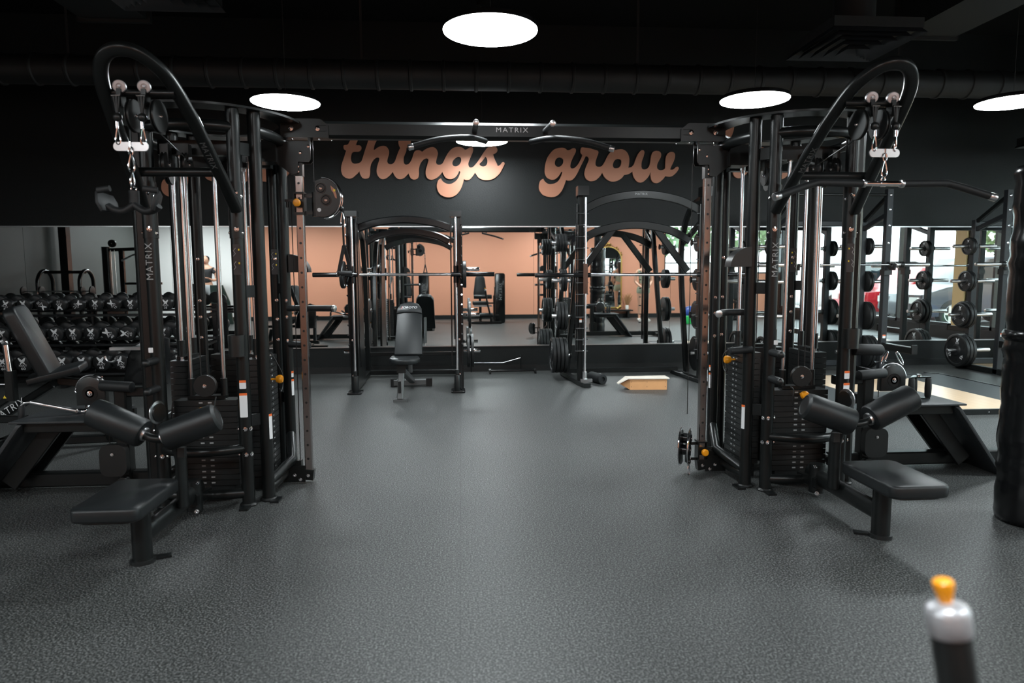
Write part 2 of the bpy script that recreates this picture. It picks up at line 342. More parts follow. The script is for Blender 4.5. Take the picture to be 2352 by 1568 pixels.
WORDS={
'things':['-1519,2996 -1518,3005 -1516,3014 -1510,3020 -1497,3023 -1479,3024 -1464,3029 -1453,3041 -1444,3058 -1436,3072 -1431,3079 -1426,3085 -1422,3093 -1414,3111 -1405,3133 -1396,3152 -1388,3166 -1379,3177 -1368,3184 -1352,3186 -1334,3184 -1320,3179 -1314,3172 -1312,3163 -1313,3153 -1318,3134 -1326,3112 -1333,3091 -1340,3074 -1346,3059 -1351,3046 -1353,3036 -1355,3028 -1351,3022 -1339,3020 -1322,3021 -1308,3019 -1299,3014 -1293,3007 -1290,2998 -1289,2986 -1291,2973 -1296,2961 -1304,2952 -1314,2944 -1326,2939 -1345,2937 -1367,2938 -1386,2936 -1397,2932 -1406,2926 -1413,2917 -1419,2901 -1424,2882 -1427,2864 -1428,2848 -1427,2834 -1424,2821 -1419,2808 -1411,2797 -1401,2789 -1388,2784 -1373,2783 -1358,2784 -1343,2786 -1327,2791 -1314,2797 -1303,2805 -1294,2815 -1286,2827 -1280,2841 -1275,2857 -1269,2875 -1260,2900 -1251,2929 -1240,2961 -1225,3002 -1208,3048 -1193,3090 -1181,3125 -1171,3156 -1158,3186 -1143,3218 -1126,3248 -1108,3272 -1087,3286 -1066,3293 -1048,3294 -1035,3288 -1026,3277 -1022,3262 -1023,3241 -1030,3215 -1040,3187 -1053,3155 -1070,3121 -1085,3091 -1097,3070 -1107,3051 -1116,3032 -1124,3004 -1129,2975 -1131,2962 -1128,2963 -1119,2966 -1110,2970 -1097,2979 -1082,2991 -1066,3000 -1046,3008 -1025,3013 -1006,3016 -988,3014 -971,3010 -957,3001 -946,2988 -937,2971 -931,2953 -930,2936 -931,2918 -935,2899 -942,2878 -950,2855 -956,2835 -957,2820 -955,2808 -951,2797 -944,2790 -934,2784 -924,2781 -914,2780 -903,2781 -891,2784 -880,2791 -868,2801 -858,2814 -848,2836 -839,2862 -829,2890 -817,2918 -805,2948 -795,2970 -789,2980 -784,2988 -781,2992 -785,2997 -793,3009 -799,3024 -803,3040 -805,3058 -804,3077 -799,3100 -792,3123 -781,3142 -765,3155 -745,3165 -726,3169 -705,3169 -684,3164 -666,3154 -655,3136 -647,3112 -643,3090 -642,3069 -645,3048 -650,3031 -656,3018 -665,3008 -675,3001 -686,2996 -697,2993 -702,2993 -702,2984 -704,2965 -708,2944 -717,2924 -728,2901 -737,2880 -741,2860 -743,2842 -743,2826 -742,2811 -739,2798 -733,2788 -726,2781 -717,2777 -706,2776 -694,2779 -681,2784 -668,2794 -656,2809 -644,2827 -634,2848 -625,2872 -618,2897 -611,2918 -604,2932 -598,2944 -588,2953 -575,2960 -559,2963 -544,2964 -532,2962 -521,2958 -512,2954 -506,2950 -501,2946 -495,2946 -480,2956 -462,2971 -440,2984 -415,2994 -388,3003 -363,3006 -344,3004 -328,2996 -314,2985 -303,2970 -295,2951 -290,2932 -293,2910 -299,2888 -305,2867 -310,2849 -315,2832 -317,2818 -316,2805 -312,2794 -306,2786 -297,2780 -286,2778 -274,2778 -261,2779 -247,2784 -235,2792 -225,2805 -216,2822 -207,2840 -196,2861 -185,2884 -173,2906 -159,2927 -144,2947 -128,2965 -111,2981 -92,2994 -72,3003 -50,3009 -27,3012 -6,3012 11,3010 25,3005 38,2999 48,2992 56,2983 65,2978 74,2976 83,2977 92,2981 105,2988 118,2998 131,3005 144,3009 155,3010 165,3008 172,3001 176,2991 178,2979 176,2964 171,2948 164,2930 153,2906 141,2878 130,2854 121,2834 114,2816 110,2799 110,2783 113,2768 118,2756 125,2748 134,2744 145,2743 157,2745 171,2752 184,2762 200,2779 218,2800 235,2822 250,2843 264,2864 279,2887 298,2915 317,2944 336,2969 350,2987 365,3002 380,3013 398,3020 417,3024 436,3024 454,3022 472,3016 486,3008 494,2997 498,2984 499,2970 496,2959 489,2948 480,2938 465,2929 448,2922 441,2918 443,2910 449,2889 457,2867 467,2843 480,2818 490,2797 495,2784 499,2772 501,2767 507,2768 521,2773 534,2781 544,2792 553,2806 562,2816 570,2819 578,2819 584,2816 590,2812 595,2805 595,2797 591,2784 583,2767 573,2748 560,2724 545,2697 528,2671 507,2649 484,2628 461,2611 437,2598 413,2589 388,2583 362,2580 335,2580 310,2583 286,2590 263,2602 244,2615 228,2633 215,2654 205,2670 202,2673 199,2676 197,2678 192,2669 180,2650 166,2631 152,2615 137,2599 121,2587 106,2581 91,2579 77,2579 65,2584 54,2591 49,2595 47,2583 40,2555 32,2527 23,2502 12,2475 -2,2450 -18,2426 -37,2403 -58,2385 -83,2370 -109,2360 -136,2354 -162,2353 -189,2355 -214,2362 -238,2373 -260,2387 -279,2406 -294,2430 -305,2459 -311,2487 -311,2513 -305,2538 -299,2558 -293,2572 -285,2582 -276,2591 -266,2596 -256,2598 -251,2599 -249,2592 -243,2578 -233,2564 -217,2551 -198,2540 -178,2531 -158,2528 -138,2527 -117,2532 -96,2541 -75,2555 -56,2570 -40,2587 -27,2605 -17,2625 -7,2651 1,2678 4,2690 -1,2692 -9,2696 -13,2698 -17,2688 -27,2667 -38,2646 -52,2630 -67,2614 -83,2603 -101,2595 -120,2591 -139,2591 -158,2595 -177,2602 -193,2613 -207,2628 -218,2646 -226,2662 -230,2673 -233,2684 -234,2689 -238,2681 -250,2663 -265,2645 -281,2630 -301,2614 -320,2601 -339,2592 -358,2585 -376,2582 -393,2583 -410,2587 -425,2595 -436,2607 -445,2621 -452,2639 -455,2658 -455,2681 -453,2703 -448,2727 -440,2751 -433,2774 -426,2796 -419,2817 -415,2833 -416,2842 -420,2850 -426,2855 -434,2858 -443,2859 -453,2857 -464,2854 -475,2847 -486,2838 -498,2826 -510,2812 -520,2795 -529,2775 -537,2754 -543,2730 -545,2703 -544,2674 -545,2649 -548,2629 -554,2613 -562,2600 -575,2591 -590,2585 -606,2583 -621,2585 -636,2591 -650,2599 -660,2614 -669,2633 -676,2648 -679,2656 -681,2664 -681,2667 -689,2656 -707,2635 -726,2615 -744,2603 -762,2593 -781,2588 -800,2587 -819,2591 -835,2598 -850,2612 -863,2630 -873,2647 -879,2663 -884,2678 -885,2685 -894,2674 -913,2651 -933,2630 -951,2615 -970,2602 -988,2592 -1007,2588 -1025,2587 -1043,2592 -1059,2602 -1074,2618 -1085,2635 -1092,2653 -1096,2673 -1097,2694 -1094,2718 -1089,2745 -1082,2769 -1074,2793 -1065,2816 -1059,2834 -1058,2845 -1059,2854 -1063,2861 -1072,2865 -1084,2866 -1096,2863 -1109,2857 -1122,2846 -1135,2834 -1147,2817 -1159,2798 -1168,2780 -1174,2762 -1178,2745 -1181,2726 -1182,2703 -1183,2678 -1185,2656 -1188,2637 -1192,2620 -1200,2607 -1212,2598 -1228,2593 -1244,2591 -1259,2592 -1274,2596 -1287,2604 -1297,2617 -1306,2634 -1313,2650 -1317,2666 -1319,2681 -1320,2687 -1328,2678 -1347,2658 -1367,2639 -1386,2622 -1407,2606 -1428,2595 -1446,2591 -1464,2591 -1482,2595 -1501,2602 -1519,2613 -1535,2627 -1546,2646 -1553,2668 -1557,2691 -1557,2715 -1555,2741 -1550,2766 -1542,2791 -1533,2816 -1523,2841 -1513,2871 -1502,2903 -1494,2927 -1490,2939 -1486,2949 -1485,2954 -1491,2956 -1502,2960 -1511,2967 -1516,2976 -1518,2986',
'14,2864 8,2873 -2,2879 -13,2882 -23,2883 -34,2880 -46,2874 -59,2865 -73,2854 -85,2841 -94,2827 -100,2812 -102,2798 -100,2785 -94,2774 -86,2765 -76,2761 -65,2759 -53,2759 -40,2762 -27,2768 -14,2777 -3,2789 7,2805 14,2820 17,2836 17,2851',
'341,2891 338,2886 332,2877 324,2866 312,2851 298,2833 285,2817 274,2807 265,2798 260,2790 262,2781 269,2772 279,2765 291,2761 304,2759 318,2760 330,2764 342,2770 351,2779 358,2792 363,2808 365,2823 365,2836 362,2849 357,2861 351,2874 344,2885'],
'grow':['1250,2982 1269,2994 1287,3000 1306,3005 1327,3009 1349,3012 1368,3013 1385,3011 1401,3006 1413,3000 1422,2993 1428,2986 1436,2981 1446,2980 1458,2981 1470,2984 1481,2990 1492,2998 1503,3003 1515,3007 1527,3008 1537,3006 1545,3002 1551,2994 1554,2985 1554,2974 1551,2961 1546,2946 1537,2928 1526,2908 1515,2886 1504,2862 1493,2838 1484,2815 1480,2794 1478,2775 1479,2760 1485,2749 1494,2743 1505,2741 1517,2742 1530,2746 1544,2755 1559,2768 1575,2785 1589,2804 1602,2826 1613,2849 1623,2870 1632,2892 1639,2911 1642,2920 1637,2924 1627,2935 1619,2947 1616,2959 1615,2973 1616,2985 1619,2998 1623,3010 1630,3018 1642,3020 1656,3018 1673,3016 1694,3014 1718,3012 1741,3008 1760,3004 1779,2998 1798,2992 1818,2987 1839,2981 1854,2974 1860,2963 1860,2951 1858,2938 1853,2923 1845,2906 1838,2888 1832,2868 1825,2847 1821,2828 1820,2811 1821,2796 1825,2784 1833,2775 1844,2768 1856,2765 1871,2765 1887,2767 1902,2773 1914,2783 1925,2796 1935,2812 1947,2833 1958,2856 1969,2878 1980,2898 1991,2917 2002,2934 2014,2948 2026,2961 2042,2972 2064,2982 2090,2989 2116,2995 2141,2999 2166,3001 2190,2998 2211,2990 2231,2978 2247,2963 2260,2947 2269,2928 2276,2908 2281,2888 2283,2868 2283,2848 2282,2828 2280,2809 2278,2793 2275,2777 2271,2763 2270,2757 2278,2757 2296,2759 2313,2765 2325,2775 2336,2788 2347,2804 2354,2822 2360,2842 2369,2865 2380,2893 2394,2923 2408,2948 2421,2965 2434,2978 2447,2987 2457,2990 2467,2990 2476,2987 2483,2981 2488,2971 2490,2960 2488,2944 2483,2925 2477,2904 2470,2883 2461,2860 2455,2838 2451,2815 2450,2791 2450,2772 2454,2758 2459,2746 2468,2739 2480,2734 2494,2734 2508,2736 2522,2741 2536,2750 2548,2761 2557,2777 2564,2795 2570,2817 2574,2841 2577,2869 2580,2894 2584,2917 2589,2938 2597,2955 2608,2967 2621,2975 2636,2980 2654,2982 2672,2981 2688,2978 2701,2971 2711,2962 2717,2950 2721,2937 2721,2922 2718,2906 2711,2888 2700,2869 2690,2851 2682,2834 2674,2817 2668,2801 2666,2783 2665,2766 2669,2751 2678,2740 2690,2731 2704,2726 2721,2725 2740,2728 2756,2732 2766,2738 2774,2746 2779,2757 2780,2774 2780,2795 2780,2818 2781,2845 2783,2875 2787,2901 2794,2921 2804,2938 2815,2951 2829,2961 2845,2968 2861,2971 2876,2970 2890,2965 2902,2957 2909,2946 2913,2930 2914,2913 2911,2895 2906,2874 2898,2852 2888,2828 2875,2802 2865,2780 2857,2761 2851,2743 2848,2735 2856,2734 2872,2733 2889,2736 2902,2746 2916,2759 2928,2769 2939,2773 2949,2774 2957,2772 2963,2766 2967,2757 2967,2747 2960,2732 2949,2714 2936,2697 2920,2681 2902,2665 2885,2652 2867,2644 2850,2640 2833,2638 2812,2640 2792,2644 2783,2646 2777,2638 2763,2619 2747,2601 2729,2586 2709,2570 2690,2559 2670,2554 2650,2553 2632,2556 2616,2565 2602,2578 2591,2595 2584,2616 2580,2640 2578,2662 2578,2679 2580,2694 2581,2700 2577,2691 2567,2671 2556,2650 2542,2631 2527,2612 2510,2595 2492,2580 2473,2568 2453,2561 2434,2560 2414,2563 2396,2572 2378,2587 2362,2607 2349,2627 2340,2647 2335,2666 2331,2682 2329,2692 2328,2701 2328,2704 2320,2699 2302,2687 2285,2676 2271,2671 2258,2668 2245,2665 2233,2663 2222,2662 2217,2662 2209,2652 2192,2629 2171,2609 2151,2596 2128,2584 2103,2576 2077,2572 2049,2571 2023,2575 2000,2585 1978,2599 1960,2614 1945,2630 1934,2648 1925,2663 1920,2674 1915,2684 1914,2688 1907,2677 1892,2653 1874,2630 1857,2613 1838,2597 1818,2585 1795,2578 1771,2574 1749,2574 1730,2579 1713,2589 1698,2601 1686,2617 1678,2637 1672,2656 1671,2676 1673,2696 1678,2717 1684,2740 1693,2765 1703,2789 1713,2812 1724,2835 1730,2855 1730,2870 1725,2883 1719,2893 1710,2900 1699,2903 1690,2904 1685,2901 1682,2894 1679,2887 1670,2869 1658,2846 1646,2821 1633,2797 1620,2771 1606,2744 1592,2714 1577,2683 1562,2656 1545,2632 1528,2611 1511,2595 1492,2585 1472,2580 1454,2578 1439,2580 1426,2586 1420,2589 1416,2573 1405,2540 1392,2506 1379,2477 1365,2448 1347,2423 1327,2401 1304,2383 1279,2370 1252,2363 1223,2360 1195,2362 1165,2367 1136,2376 1110,2389 1089,2408 1071,2431 1059,2455 1054,2479 1054,2504 1056,2526 1061,2547 1067,2566 1076,2581 1091,2593 1107,2601 1115,2604 1118,2597 1123,2584 1132,2571 1146,2558 1164,2544 1183,2535 1205,2532 1228,2534 1251,2538 1273,2546 1294,2557 1313,2572 1328,2590 1342,2611 1352,2632 1362,2658 1369,2684 1372,2696 1368,2696 1361,2698 1358,2698 1352,2688 1339,2665 1324,2643 1308,2626 1291,2611 1273,2599 1257,2592 1240,2590 1223,2590 1203,2595 1183,2603 1166,2615 1153,2632 1142,2653 1135,2675 1132,2699 1133,2726 1135,2752 1138,2777 1143,2803 1149,2829 1158,2854 1168,2880 1183,2905 1203,2933 1227,2961',
'1340,2885 1325,2885 1309,2881 1295,2873 1284,2861 1276,2845 1270,2829 1268,2814 1269,2799 1273,2786 1282,2775 1294,2766 1307,2761 1320,2760 1333,2763 1346,2770 1359,2780 1371,2794 1380,2808 1385,2825 1386,2842 1383,2858 1372,2870 1356,2879',
'2124,2871 2109,2868 2095,2862 2083,2852 2072,2837 2063,2819 2058,2802 2057,2786 2061,2770 2067,2758 2076,2751 2088,2748 2101,2747 2116,2749 2133,2753 2147,2761 2158,2774 2166,2791 2172,2808 2175,2826 2174,2844 2169,2858 2157,2866 2140,2871'],
'good':['-3647,2941 -3629,2952 -3612,2958 -3594,2962 -3574,2967 -3554,2970 -3536,2971 -3521,2968 -3507,2964 -3495,2958 -3488,2952 -3482,2945 -3475,2940 -3466,2939 -3455,2940 -3444,2943 -3433,2948 -3423,2956 -3412,2961 -3401,2964 -3390,2966 -3380,2964 -3373,2960 -3368,2952 -3366,2943 -3367,2933 -3370,2920 -3375,2907 -3384,2889 -3396,2869 -3407,2848 -3419,2826 -3430,2802 -3439,2780 -3445,2760 -3447,2741 -3447,2727 -3442,2717 -3434,2711 -3424,2709 -3413,2710 -3400,2714 -3387,2722 -3375,2733 -3364,2747 -3354,2764 -3344,2787 -3335,2813 -3324,2838 -3309,2864 -3292,2890 -3273,2913 -3252,2931 -3228,2945 -3203,2955 -3178,2960 -3153,2960 -3130,2956 -3110,2947 -3093,2935 -3079,2919 -3069,2902 -3061,2882 -3056,2862 -3053,2841 -3053,2819 -3053,2798 -3056,2778 -3060,2759 -3061,2745 -3057,2738 -3049,2734 -3040,2735 -3029,2741 -3015,2752 -3002,2767 -2991,2789 -2980,2815 -2967,2841 -2952,2867 -2936,2893 -2917,2916 -2895,2934 -2871,2948 -2847,2958 -2823,2963 -2800,2963 -2778,2959 -2759,2950 -2741,2937 -2727,2922 -2716,2907 -2708,2889 -2703,2870 -2700,2847 -2700,2823 -2700,2801 -2703,2780 -2707,2762 -2708,2748 -2702,2739 -2692,2736 -2682,2737 -2671,2745 -2660,2758 -2649,2775 -2638,2795 -2627,2820 -2614,2844 -2599,2868 -2582,2892 -2564,2913 -2543,2931 -2521,2946 -2498,2956 -2476,2960 -2454,2959 -2435,2957 -2422,2949 -2412,2939 -2404,2941 -2397,2964 -2392,3000 -2384,3036 -2373,3070 -2358,3104 -2344,3132 -2328,3151 -2311,3166 -2294,3175 -2277,3177 -2259,3173 -2247,3164 -2242,3151 -2241,3132 -2244,3112 -2251,3082 -2262,3048 -2274,3011 -2286,2970 -2300,2927 -2310,2889 -2317,2857 -2321,2829 -2324,2804 -2326,2779 -2325,2757 -2321,2740 -2312,2729 -2299,2724 -2284,2724 -2269,2731 -2251,2743 -2236,2751 -2221,2752 -2207,2749 -2199,2741 -2198,2726 -2203,2707 -2211,2687 -2225,2664 -2242,2640 -2262,2617 -2284,2597 -2309,2580 -2333,2569 -2354,2567 -2374,2572 -2391,2579 -2403,2589 -2411,2601 -2422,2606 -2436,2597 -2453,2582 -2471,2568 -2491,2558 -2513,2550 -2536,2546 -2561,2549 -2587,2556 -2609,2567 -2625,2584 -2636,2604 -2644,2621 -2650,2630 -2655,2638 -2657,2642 -2664,2635 -2680,2620 -2698,2604 -2717,2588 -2739,2570 -2764,2556 -2790,2548 -2820,2545 -2849,2545 -2878,2548 -2907,2555 -2932,2566 -2953,2582 -2970,2602 -2983,2619 -2989,2628 -2995,2636 -2997,2640 -3006,2629 -3025,2607 -3047,2586 -3068,2571 -3092,2558 -3117,2549 -3147,2545 -3178,2545 -3207,2548 -3232,2554 -3254,2563 -3274,2574 -3290,2591 -3303,2611 -3313,2627 -3318,2634 -3321,2640 -3323,2643 -3333,2634 -3356,2613 -3378,2595 -3394,2582 -3410,2572 -3426,2563 -3444,2557 -3463,2553 -3479,2552 -3493,2555 -3505,2560 -3510,2563 -3515,2548 -3527,2515 -3540,2483 -3554,2455 -3569,2428 -3586,2403 -3606,2383 -3628,2365 -3651,2353 -3677,2345 -3704,2343 -3730,2344 -3757,2349 -3784,2358 -3807,2371 -3826,2389 -3841,2411 -3851,2434 -3854,2457 -3853,2481 -3849,2503 -3845,2523 -3837,2541 -3828,2556 -3814,2567 -3798,2574 -3791,2577 -3789,2571 -3785,2558 -3777,2545 -3765,2533 -3749,2520 -3732,2511 -3712,2508 -3690,2510 -3669,2514 -3648,2522 -3628,2533 -3610,2546 -3595,2564 -3582,2584 -3571,2605 -3560,2629 -3552,2654 -3549,2666 -3553,2666 -3559,2667 -3562,2668 -3568,2658 -3581,2636 -3596,2615 -3611,2599 -3628,2584 -3645,2572 -3661,2566 -3677,2563 -3693,2564 -3710,2569 -3728,2576 -3743,2588 -3755,2604 -3764,2624 -3769,2646 -3770,2669 -3768,2694 -3765,2720 -3761,2744 -3756,2769 -3748,2793 -3739,2818 -3728,2842 -3713,2867 -3693,2894 -3669,2920',
'-3569,2847 -3583,2847 -3598,2844 -3611,2836 -3621,2825 -3630,2809 -3636,2794 -3639,2779 -3639,2765 -3636,2752 -3628,2742 -3618,2733 -3606,2728 -3594,2728 -3581,2731 -3569,2737 -3557,2746 -3545,2760 -3536,2774 -3531,2790 -3528,2807 -3531,2821 -3540,2833 -3554,2842',
'-3198,2839 -3211,2834 -3225,2825 -3236,2813 -3246,2798 -3255,2781 -3259,2765 -3260,2749 -3257,2734 -3251,2723 -3241,2716 -3228,2712 -3215,2713 -3202,2716 -3188,2724 -3177,2734 -3168,2748 -3161,2765 -3156,2782 -3155,2797 -3157,2812 -3162,2824 -3172,2833 -3185,2838',
'-2846,2834 -2859,2831 -2872,2825 -2884,2815 -2895,2801 -2904,2784 -2910,2768 -2911,2752 -2909,2737 -2904,2725 -2896,2718 -2885,2715 -2873,2715 -2859,2716 -2844,2721 -2830,2728 -2819,2741 -2810,2757 -2804,2774 -2801,2791 -2801,2808 -2805,2821 -2816,2829 -2831,2833',
'-2487,2840 -2500,2836 -2514,2828 -2525,2818 -2535,2804 -2543,2787 -2548,2770 -2548,2754 -2545,2739 -2539,2728 -2531,2721 -2520,2717 -2508,2717 -2493,2721 -2478,2728 -2465,2739 -2456,2753 -2450,2770 -2447,2787 -2445,2802 -2446,2818 -2450,2829 -2460,2836 -2474,2840'],
'here':['3459,2740 3465,2780 3477,2825 3490,2874 3505,2928 3522,2986 3538,3041 3553,3092 3567,3140 3581,3185 3593,3231 3605,3274 3618,3307 3635,3328 3656,3341 3675,3347 3694,3344 3712,3335 3723,3320 3725,3298 3721,3272 3713,3242 3701,3207 3684,3168 3670,3131 3658,3095 3648,3060 3643,3036 3647,3032 3657,3033 3667,3037 3681,3045 3699,3056 3718,3065 3741,3070 3766,3073 3788,3071 3807,3064 3823,3052 3836,3038 3846,3022 3853,3003 3855,2983 3853,2959 3846,2934 3840,2910 3835,2886 3830,2863 3830,2843 3837,2828 3848,2816 3861,2810 3876,2808 3892,2812 3907,2821 3917,2839 3925,2862 3934,2888 3947,2918 3961,2950 3979,2978 4001,3001 4026,3021 4053,3034 4083,3042 4114,3044 4141,3041 4163,3032 4182,3018 4195,3002 4203,2984 4206,2963 4203,2941 4193,2916 4177,2890 4159,2868 4135,2850 4109,2836 4089,2823 4080,2807 4074,2791 4073,2783 4083,2777 4104,2767 4127,2761 4146,2764 4166,2772 4185,2784 4201,2802 4216,2823 4230,2846 4243,2869 4254,2892 4263,2913 4269,2933 4272,2950 4273,2958 4268,2964 4257,2977 4249,2991 4245,3005 4245,3019 4247,3031 4252,3040 4259,3049 4270,3053 4287,3052 4307,3047 4329,3042 4352,3039 4376,3036 4400,3032 4428,3026 4457,3019 4478,3010 4488,2999 4492,2986 4491,2971 4486,2954 4478,2934 4470,2915 4463,2896 4457,2877 4454,2859 4455,2842 4460,2826 4467,2814 4479,2806 4494,2802 4509,2803 4523,2810 4537,2821 4550,2837 4562,2864 4574,2897 4588,2927 4603,2952 4619,2975 4638,2995 4662,3012 4688,3026 4714,3035 4741,3034 4769,3028 4792,3018 4807,3006 4818,2991 4823,2974 4823,2954 4818,2933 4808,2912 4792,2890 4772,2868 4751,2850 4730,2836 4708,2826 4693,2815 4687,2802 4687,2788 4688,2782 4698,2777 4719,2769 4742,2765 4765,2771 4790,2781 4813,2794 4834,2810 4853,2828 4870,2839 4885,2841 4898,2837 4907,2828 4910,2815 4909,2796 4903,2777 4887,2751 4865,2720 4841,2692 4816,2670 4789,2651 4759,2636 4727,2625 4692,2618 4659,2618 4628,2626 4598,2641 4574,2657 4555,2679 4542,2702 4536,2713 4529,2702 4511,2678 4491,2657 4471,2640 4449,2626 4427,2617 4404,2615 4381,2619 4362,2628 4347,2641 4337,2658 4330,2678 4330,2702 4333,2728 4334,2751 4327,2773 4319,2793 4314,2802 4309,2792 4296,2769 4281,2745 4264,2723 4245,2699 4224,2678 4203,2660 4180,2644 4155,2632 4125,2622 4092,2615 4061,2615 4031,2623 4002,2637 3977,2654 3957,2675 3941,2699 3934,2709 3926,2699 3909,2678 3889,2659 3869,2644 3847,2632 3825,2625 3802,2625 3779,2631 3760,2641 3746,2654 3736,2671 3729,2691 3727,2717 3729,2747 3733,2775 3738,2804 3744,2831 3748,2854 3747,2867 3742,2879 3735,2887 3725,2892 3713,2895 3700,2892 3687,2884 3673,2870 3660,2853 3650,2833 3640,2810 3633,2786 3629,2758 3627,2729 3624,2702 3617,2678 3608,2656 3596,2640 3579,2631 3558,2628 3538,2629 3519,2633 3500,2642 3484,2656 3472,2679 3462,2707',
'4114,2957 4100,2955 4082,2946 4068,2934 4056,2916 4047,2893 4046,2878 4059,2874 4080,2877 4099,2884 4116,2895 4131,2910 4139,2924 4136,2937 4127,2950',
'4729,2951 4714,2948 4697,2940 4682,2928 4671,2909 4662,2886 4661,2871 4674,2869 4694,2875 4714,2883 4731,2893 4746,2905 4754,2917 4751,2930 4741,2944']}
# ================================================================== room shell
XW, XE, YN, YS, ZC = -8.6, 9.5, 9.32, -1.5, 4.6
MZ0, MZ1 = .36, 1.965
struct('floor', MB().bb((XW-.2, YS-.2, -.12), (XE+.2, YN+.2, 0)), floorm)
struct('ceiling', MB().bb((XW-.2, YS-.2, ZC), (XE+.2, YN+.2, ZC+.15)), ceilm)
struct('wall_north', MB().bb((XW-.2, YN, 0), (XE+.2, YN+.2, ZC)), wallblk)
struct('wall_west', MB().bb((XW-.2, YS-.2, 0), (XW, YN, ZC)), greym)
# south wall: white part, terracotta part with a high window on its east end
struct('wall_south_white', MB().bb((XW, YS-.2, 0), (-6.15, YS, 3.0)), whitem)
s = MB().bb((-6.15, YS-.2, 0), (6.05, YS, 3.0)).bb((6.05, YS-.2, 0), (XE+.2, YS, 1.29)).bb((6.05, YS-.2, 2.75), (XE+.2, YS, 3.0))
struct('wall_south', s, pinkm)
struct('wall_south_upper', MB().bb((XW, YS-.2, 3.0), (XE+.2, YS, ZC)), wallblk)
wf = MB()
for x in (6.05, 7.2, 8.35, 9.46): wf.bb((x, YS-.12, 1.29), (x+.05, YS-.04, 2.75))
wf.bb((6.05, YS-.12, 1.29), (9.5, YS-.02, 1.34)).bb((6.05, YS-.12, 2.70), (9.5, YS-.04, 2.75)).bb((6.05, YS-.12, 1.60), (9.5, YS-.05, 1.64))
w1 = struct('window_1', wf, framem)
o = struct('window_pane', MB().bb((6.07, YS-.09, 1.32), (9.48, YS-.08, 2.72)), panem, w1)
# east wall: storefront windows
SY0, SY1 = -1.2, 6.04
s = MB().bb((XE, YS, 0), (XE+.2, YN, .27)).bb((XE, YS, 2.9), (XE+.2, YN, ZC)).bb((XE, YS-.0, .27), (XE+.2, SY0, 2.9)).bb((XE, 9.1, .27), (XE+.2, YN, 2.9))
struct('wall_east', s, basem)
struct('wall_east_pier', MB().bb((XE-.02, SY1, .27), (XE+.2, 6.34, 2.9)), tanm)
def store(i, y0, y1, ys, zb=()):
    wf = MB()
    wf.bb((XE+.02, y0, .27), (XE+.10, y1, .33)).bb((XE+.02, y0, 2.84), (XE+.10, y1, 2.9))
    for y in ys: wf.bb((XE+.02, y-.025, .27), (XE+.10, y+.025, 2.9))
    w_ = struct('window_%d' % i, wf, framem)
    struct('window_pane', MB().bb((XE+.055, y0+.02, .3), (XE+.065, y1-.02, 2.87)), panem, w_)
store(2, SY0, SY1, (SY0+.025, 0.6, 2.4, 4.3, SY1-.025))
store(3, 6.34, 9.1, (6.37, 7.0, 9.07))
# baseboards, mirror rails
struct('baseboard_north', MB().bb((XW, YN-.012, 0), (XE, YN, .087)), basem)
struct('baseboard_south', MB().bb((XW, YS, 0), (XE, YS+.014, .12)), basem)
struct('baseboard_west', MB().bb((XW, YS, 0), (XW+.012, YN, .10)), basem)
struct('trim_1', MB().bb((XW, YN-.014, MZ1-.002), (XE, YN, MZ1+.012)), brush)
struct('trim_2', MB().bb((XW, YN-.014, MZ0-.012), (XE, YN, MZ0+.002)), brush)
sx = [XW, -7.45, -5.617, -3.785, -2.60, -.77, 1.075, 2.89, 4.72, 6.55, 8.38, XE]
desc = ['at the far west end behind the dumbbell rack', 'second from the west corner above the dumbbells', 'behind the middle of the dumbbell rack', 'behind the east end of the dumbbell rack',
        'behind the left smith machine', 'between the two smith machines', 'behind the wooden box', 'behind the right cable tower', 'behind the nearer power rack', 'between the two power racks', 'at the east corner behind the far power rack']
for i in range(len(sx)-1):
    one('wall_mirror', MB().bb((sx[i]+.0015, YN-.008, MZ0), (sx[i+1]-.0015, YN-.001, MZ1)), mirr,
        'frameless mirror panel on the black wall %s' % desc[i], 'mirror', ((sx[i]+sx[i+1])/2, YN-.005, MZ0), 'mirror panels along the black wall', flat=True)

# ------------------------------------------------------------------ ceiling services
def duct(y, z, r, x0, x1, label):
    t = thing('spiral_duct', label, 'air duct', ((x0+x1)/2, y, z))
    pr = []; x = 0; L = x1-x0
    while x < L:
        pr += [(x, r), (x+.30, r), (x+.31, r+.014), (x+.33, r+.014), (x+.34, r)]; x += .34
    obj('duct_pipe', MB().lathe((x0, y, z), (1, 0, 0), pr+[(L, r)], 28), ductm, t)
    for k in range(6):
        xx = x0+L*(k+.5)/6
        obj('hanger_strap', MB().bb((xx-.012, y-.002, z+r), (xx+.012, y+.002, ZC)), ductm, t)
duct(7.45, 3.41, .145, -8.3, 9.2, 'long black ribbed spiral duct across the ceiling above the wall lettering')
def rectduct(x, y0, y1, z, label):
    t = thing('air_duct', label, 'air duct', (x, (y0+y1)/2, z))
    obj('duct_body', MB().bb((x-.3, y0, z), (x+.3, y1, z+.35)), ductm, t)
    for k in range(5):
        yy = y0+(y1-y0)*k/4; obj('duct_flange', MB().bb((x-.33, yy-.02, z-.03), (x+.33, yy+.02, z+.38)), ductm, t)
rectduct(4.75, 2.0, 6.9, 3.72, 'black rectangular duct running back over the right cable tower')
rectduct(-3.2, 2.6, 6.9, 3.72, 'black rectangular duct running back over the left cable tower')
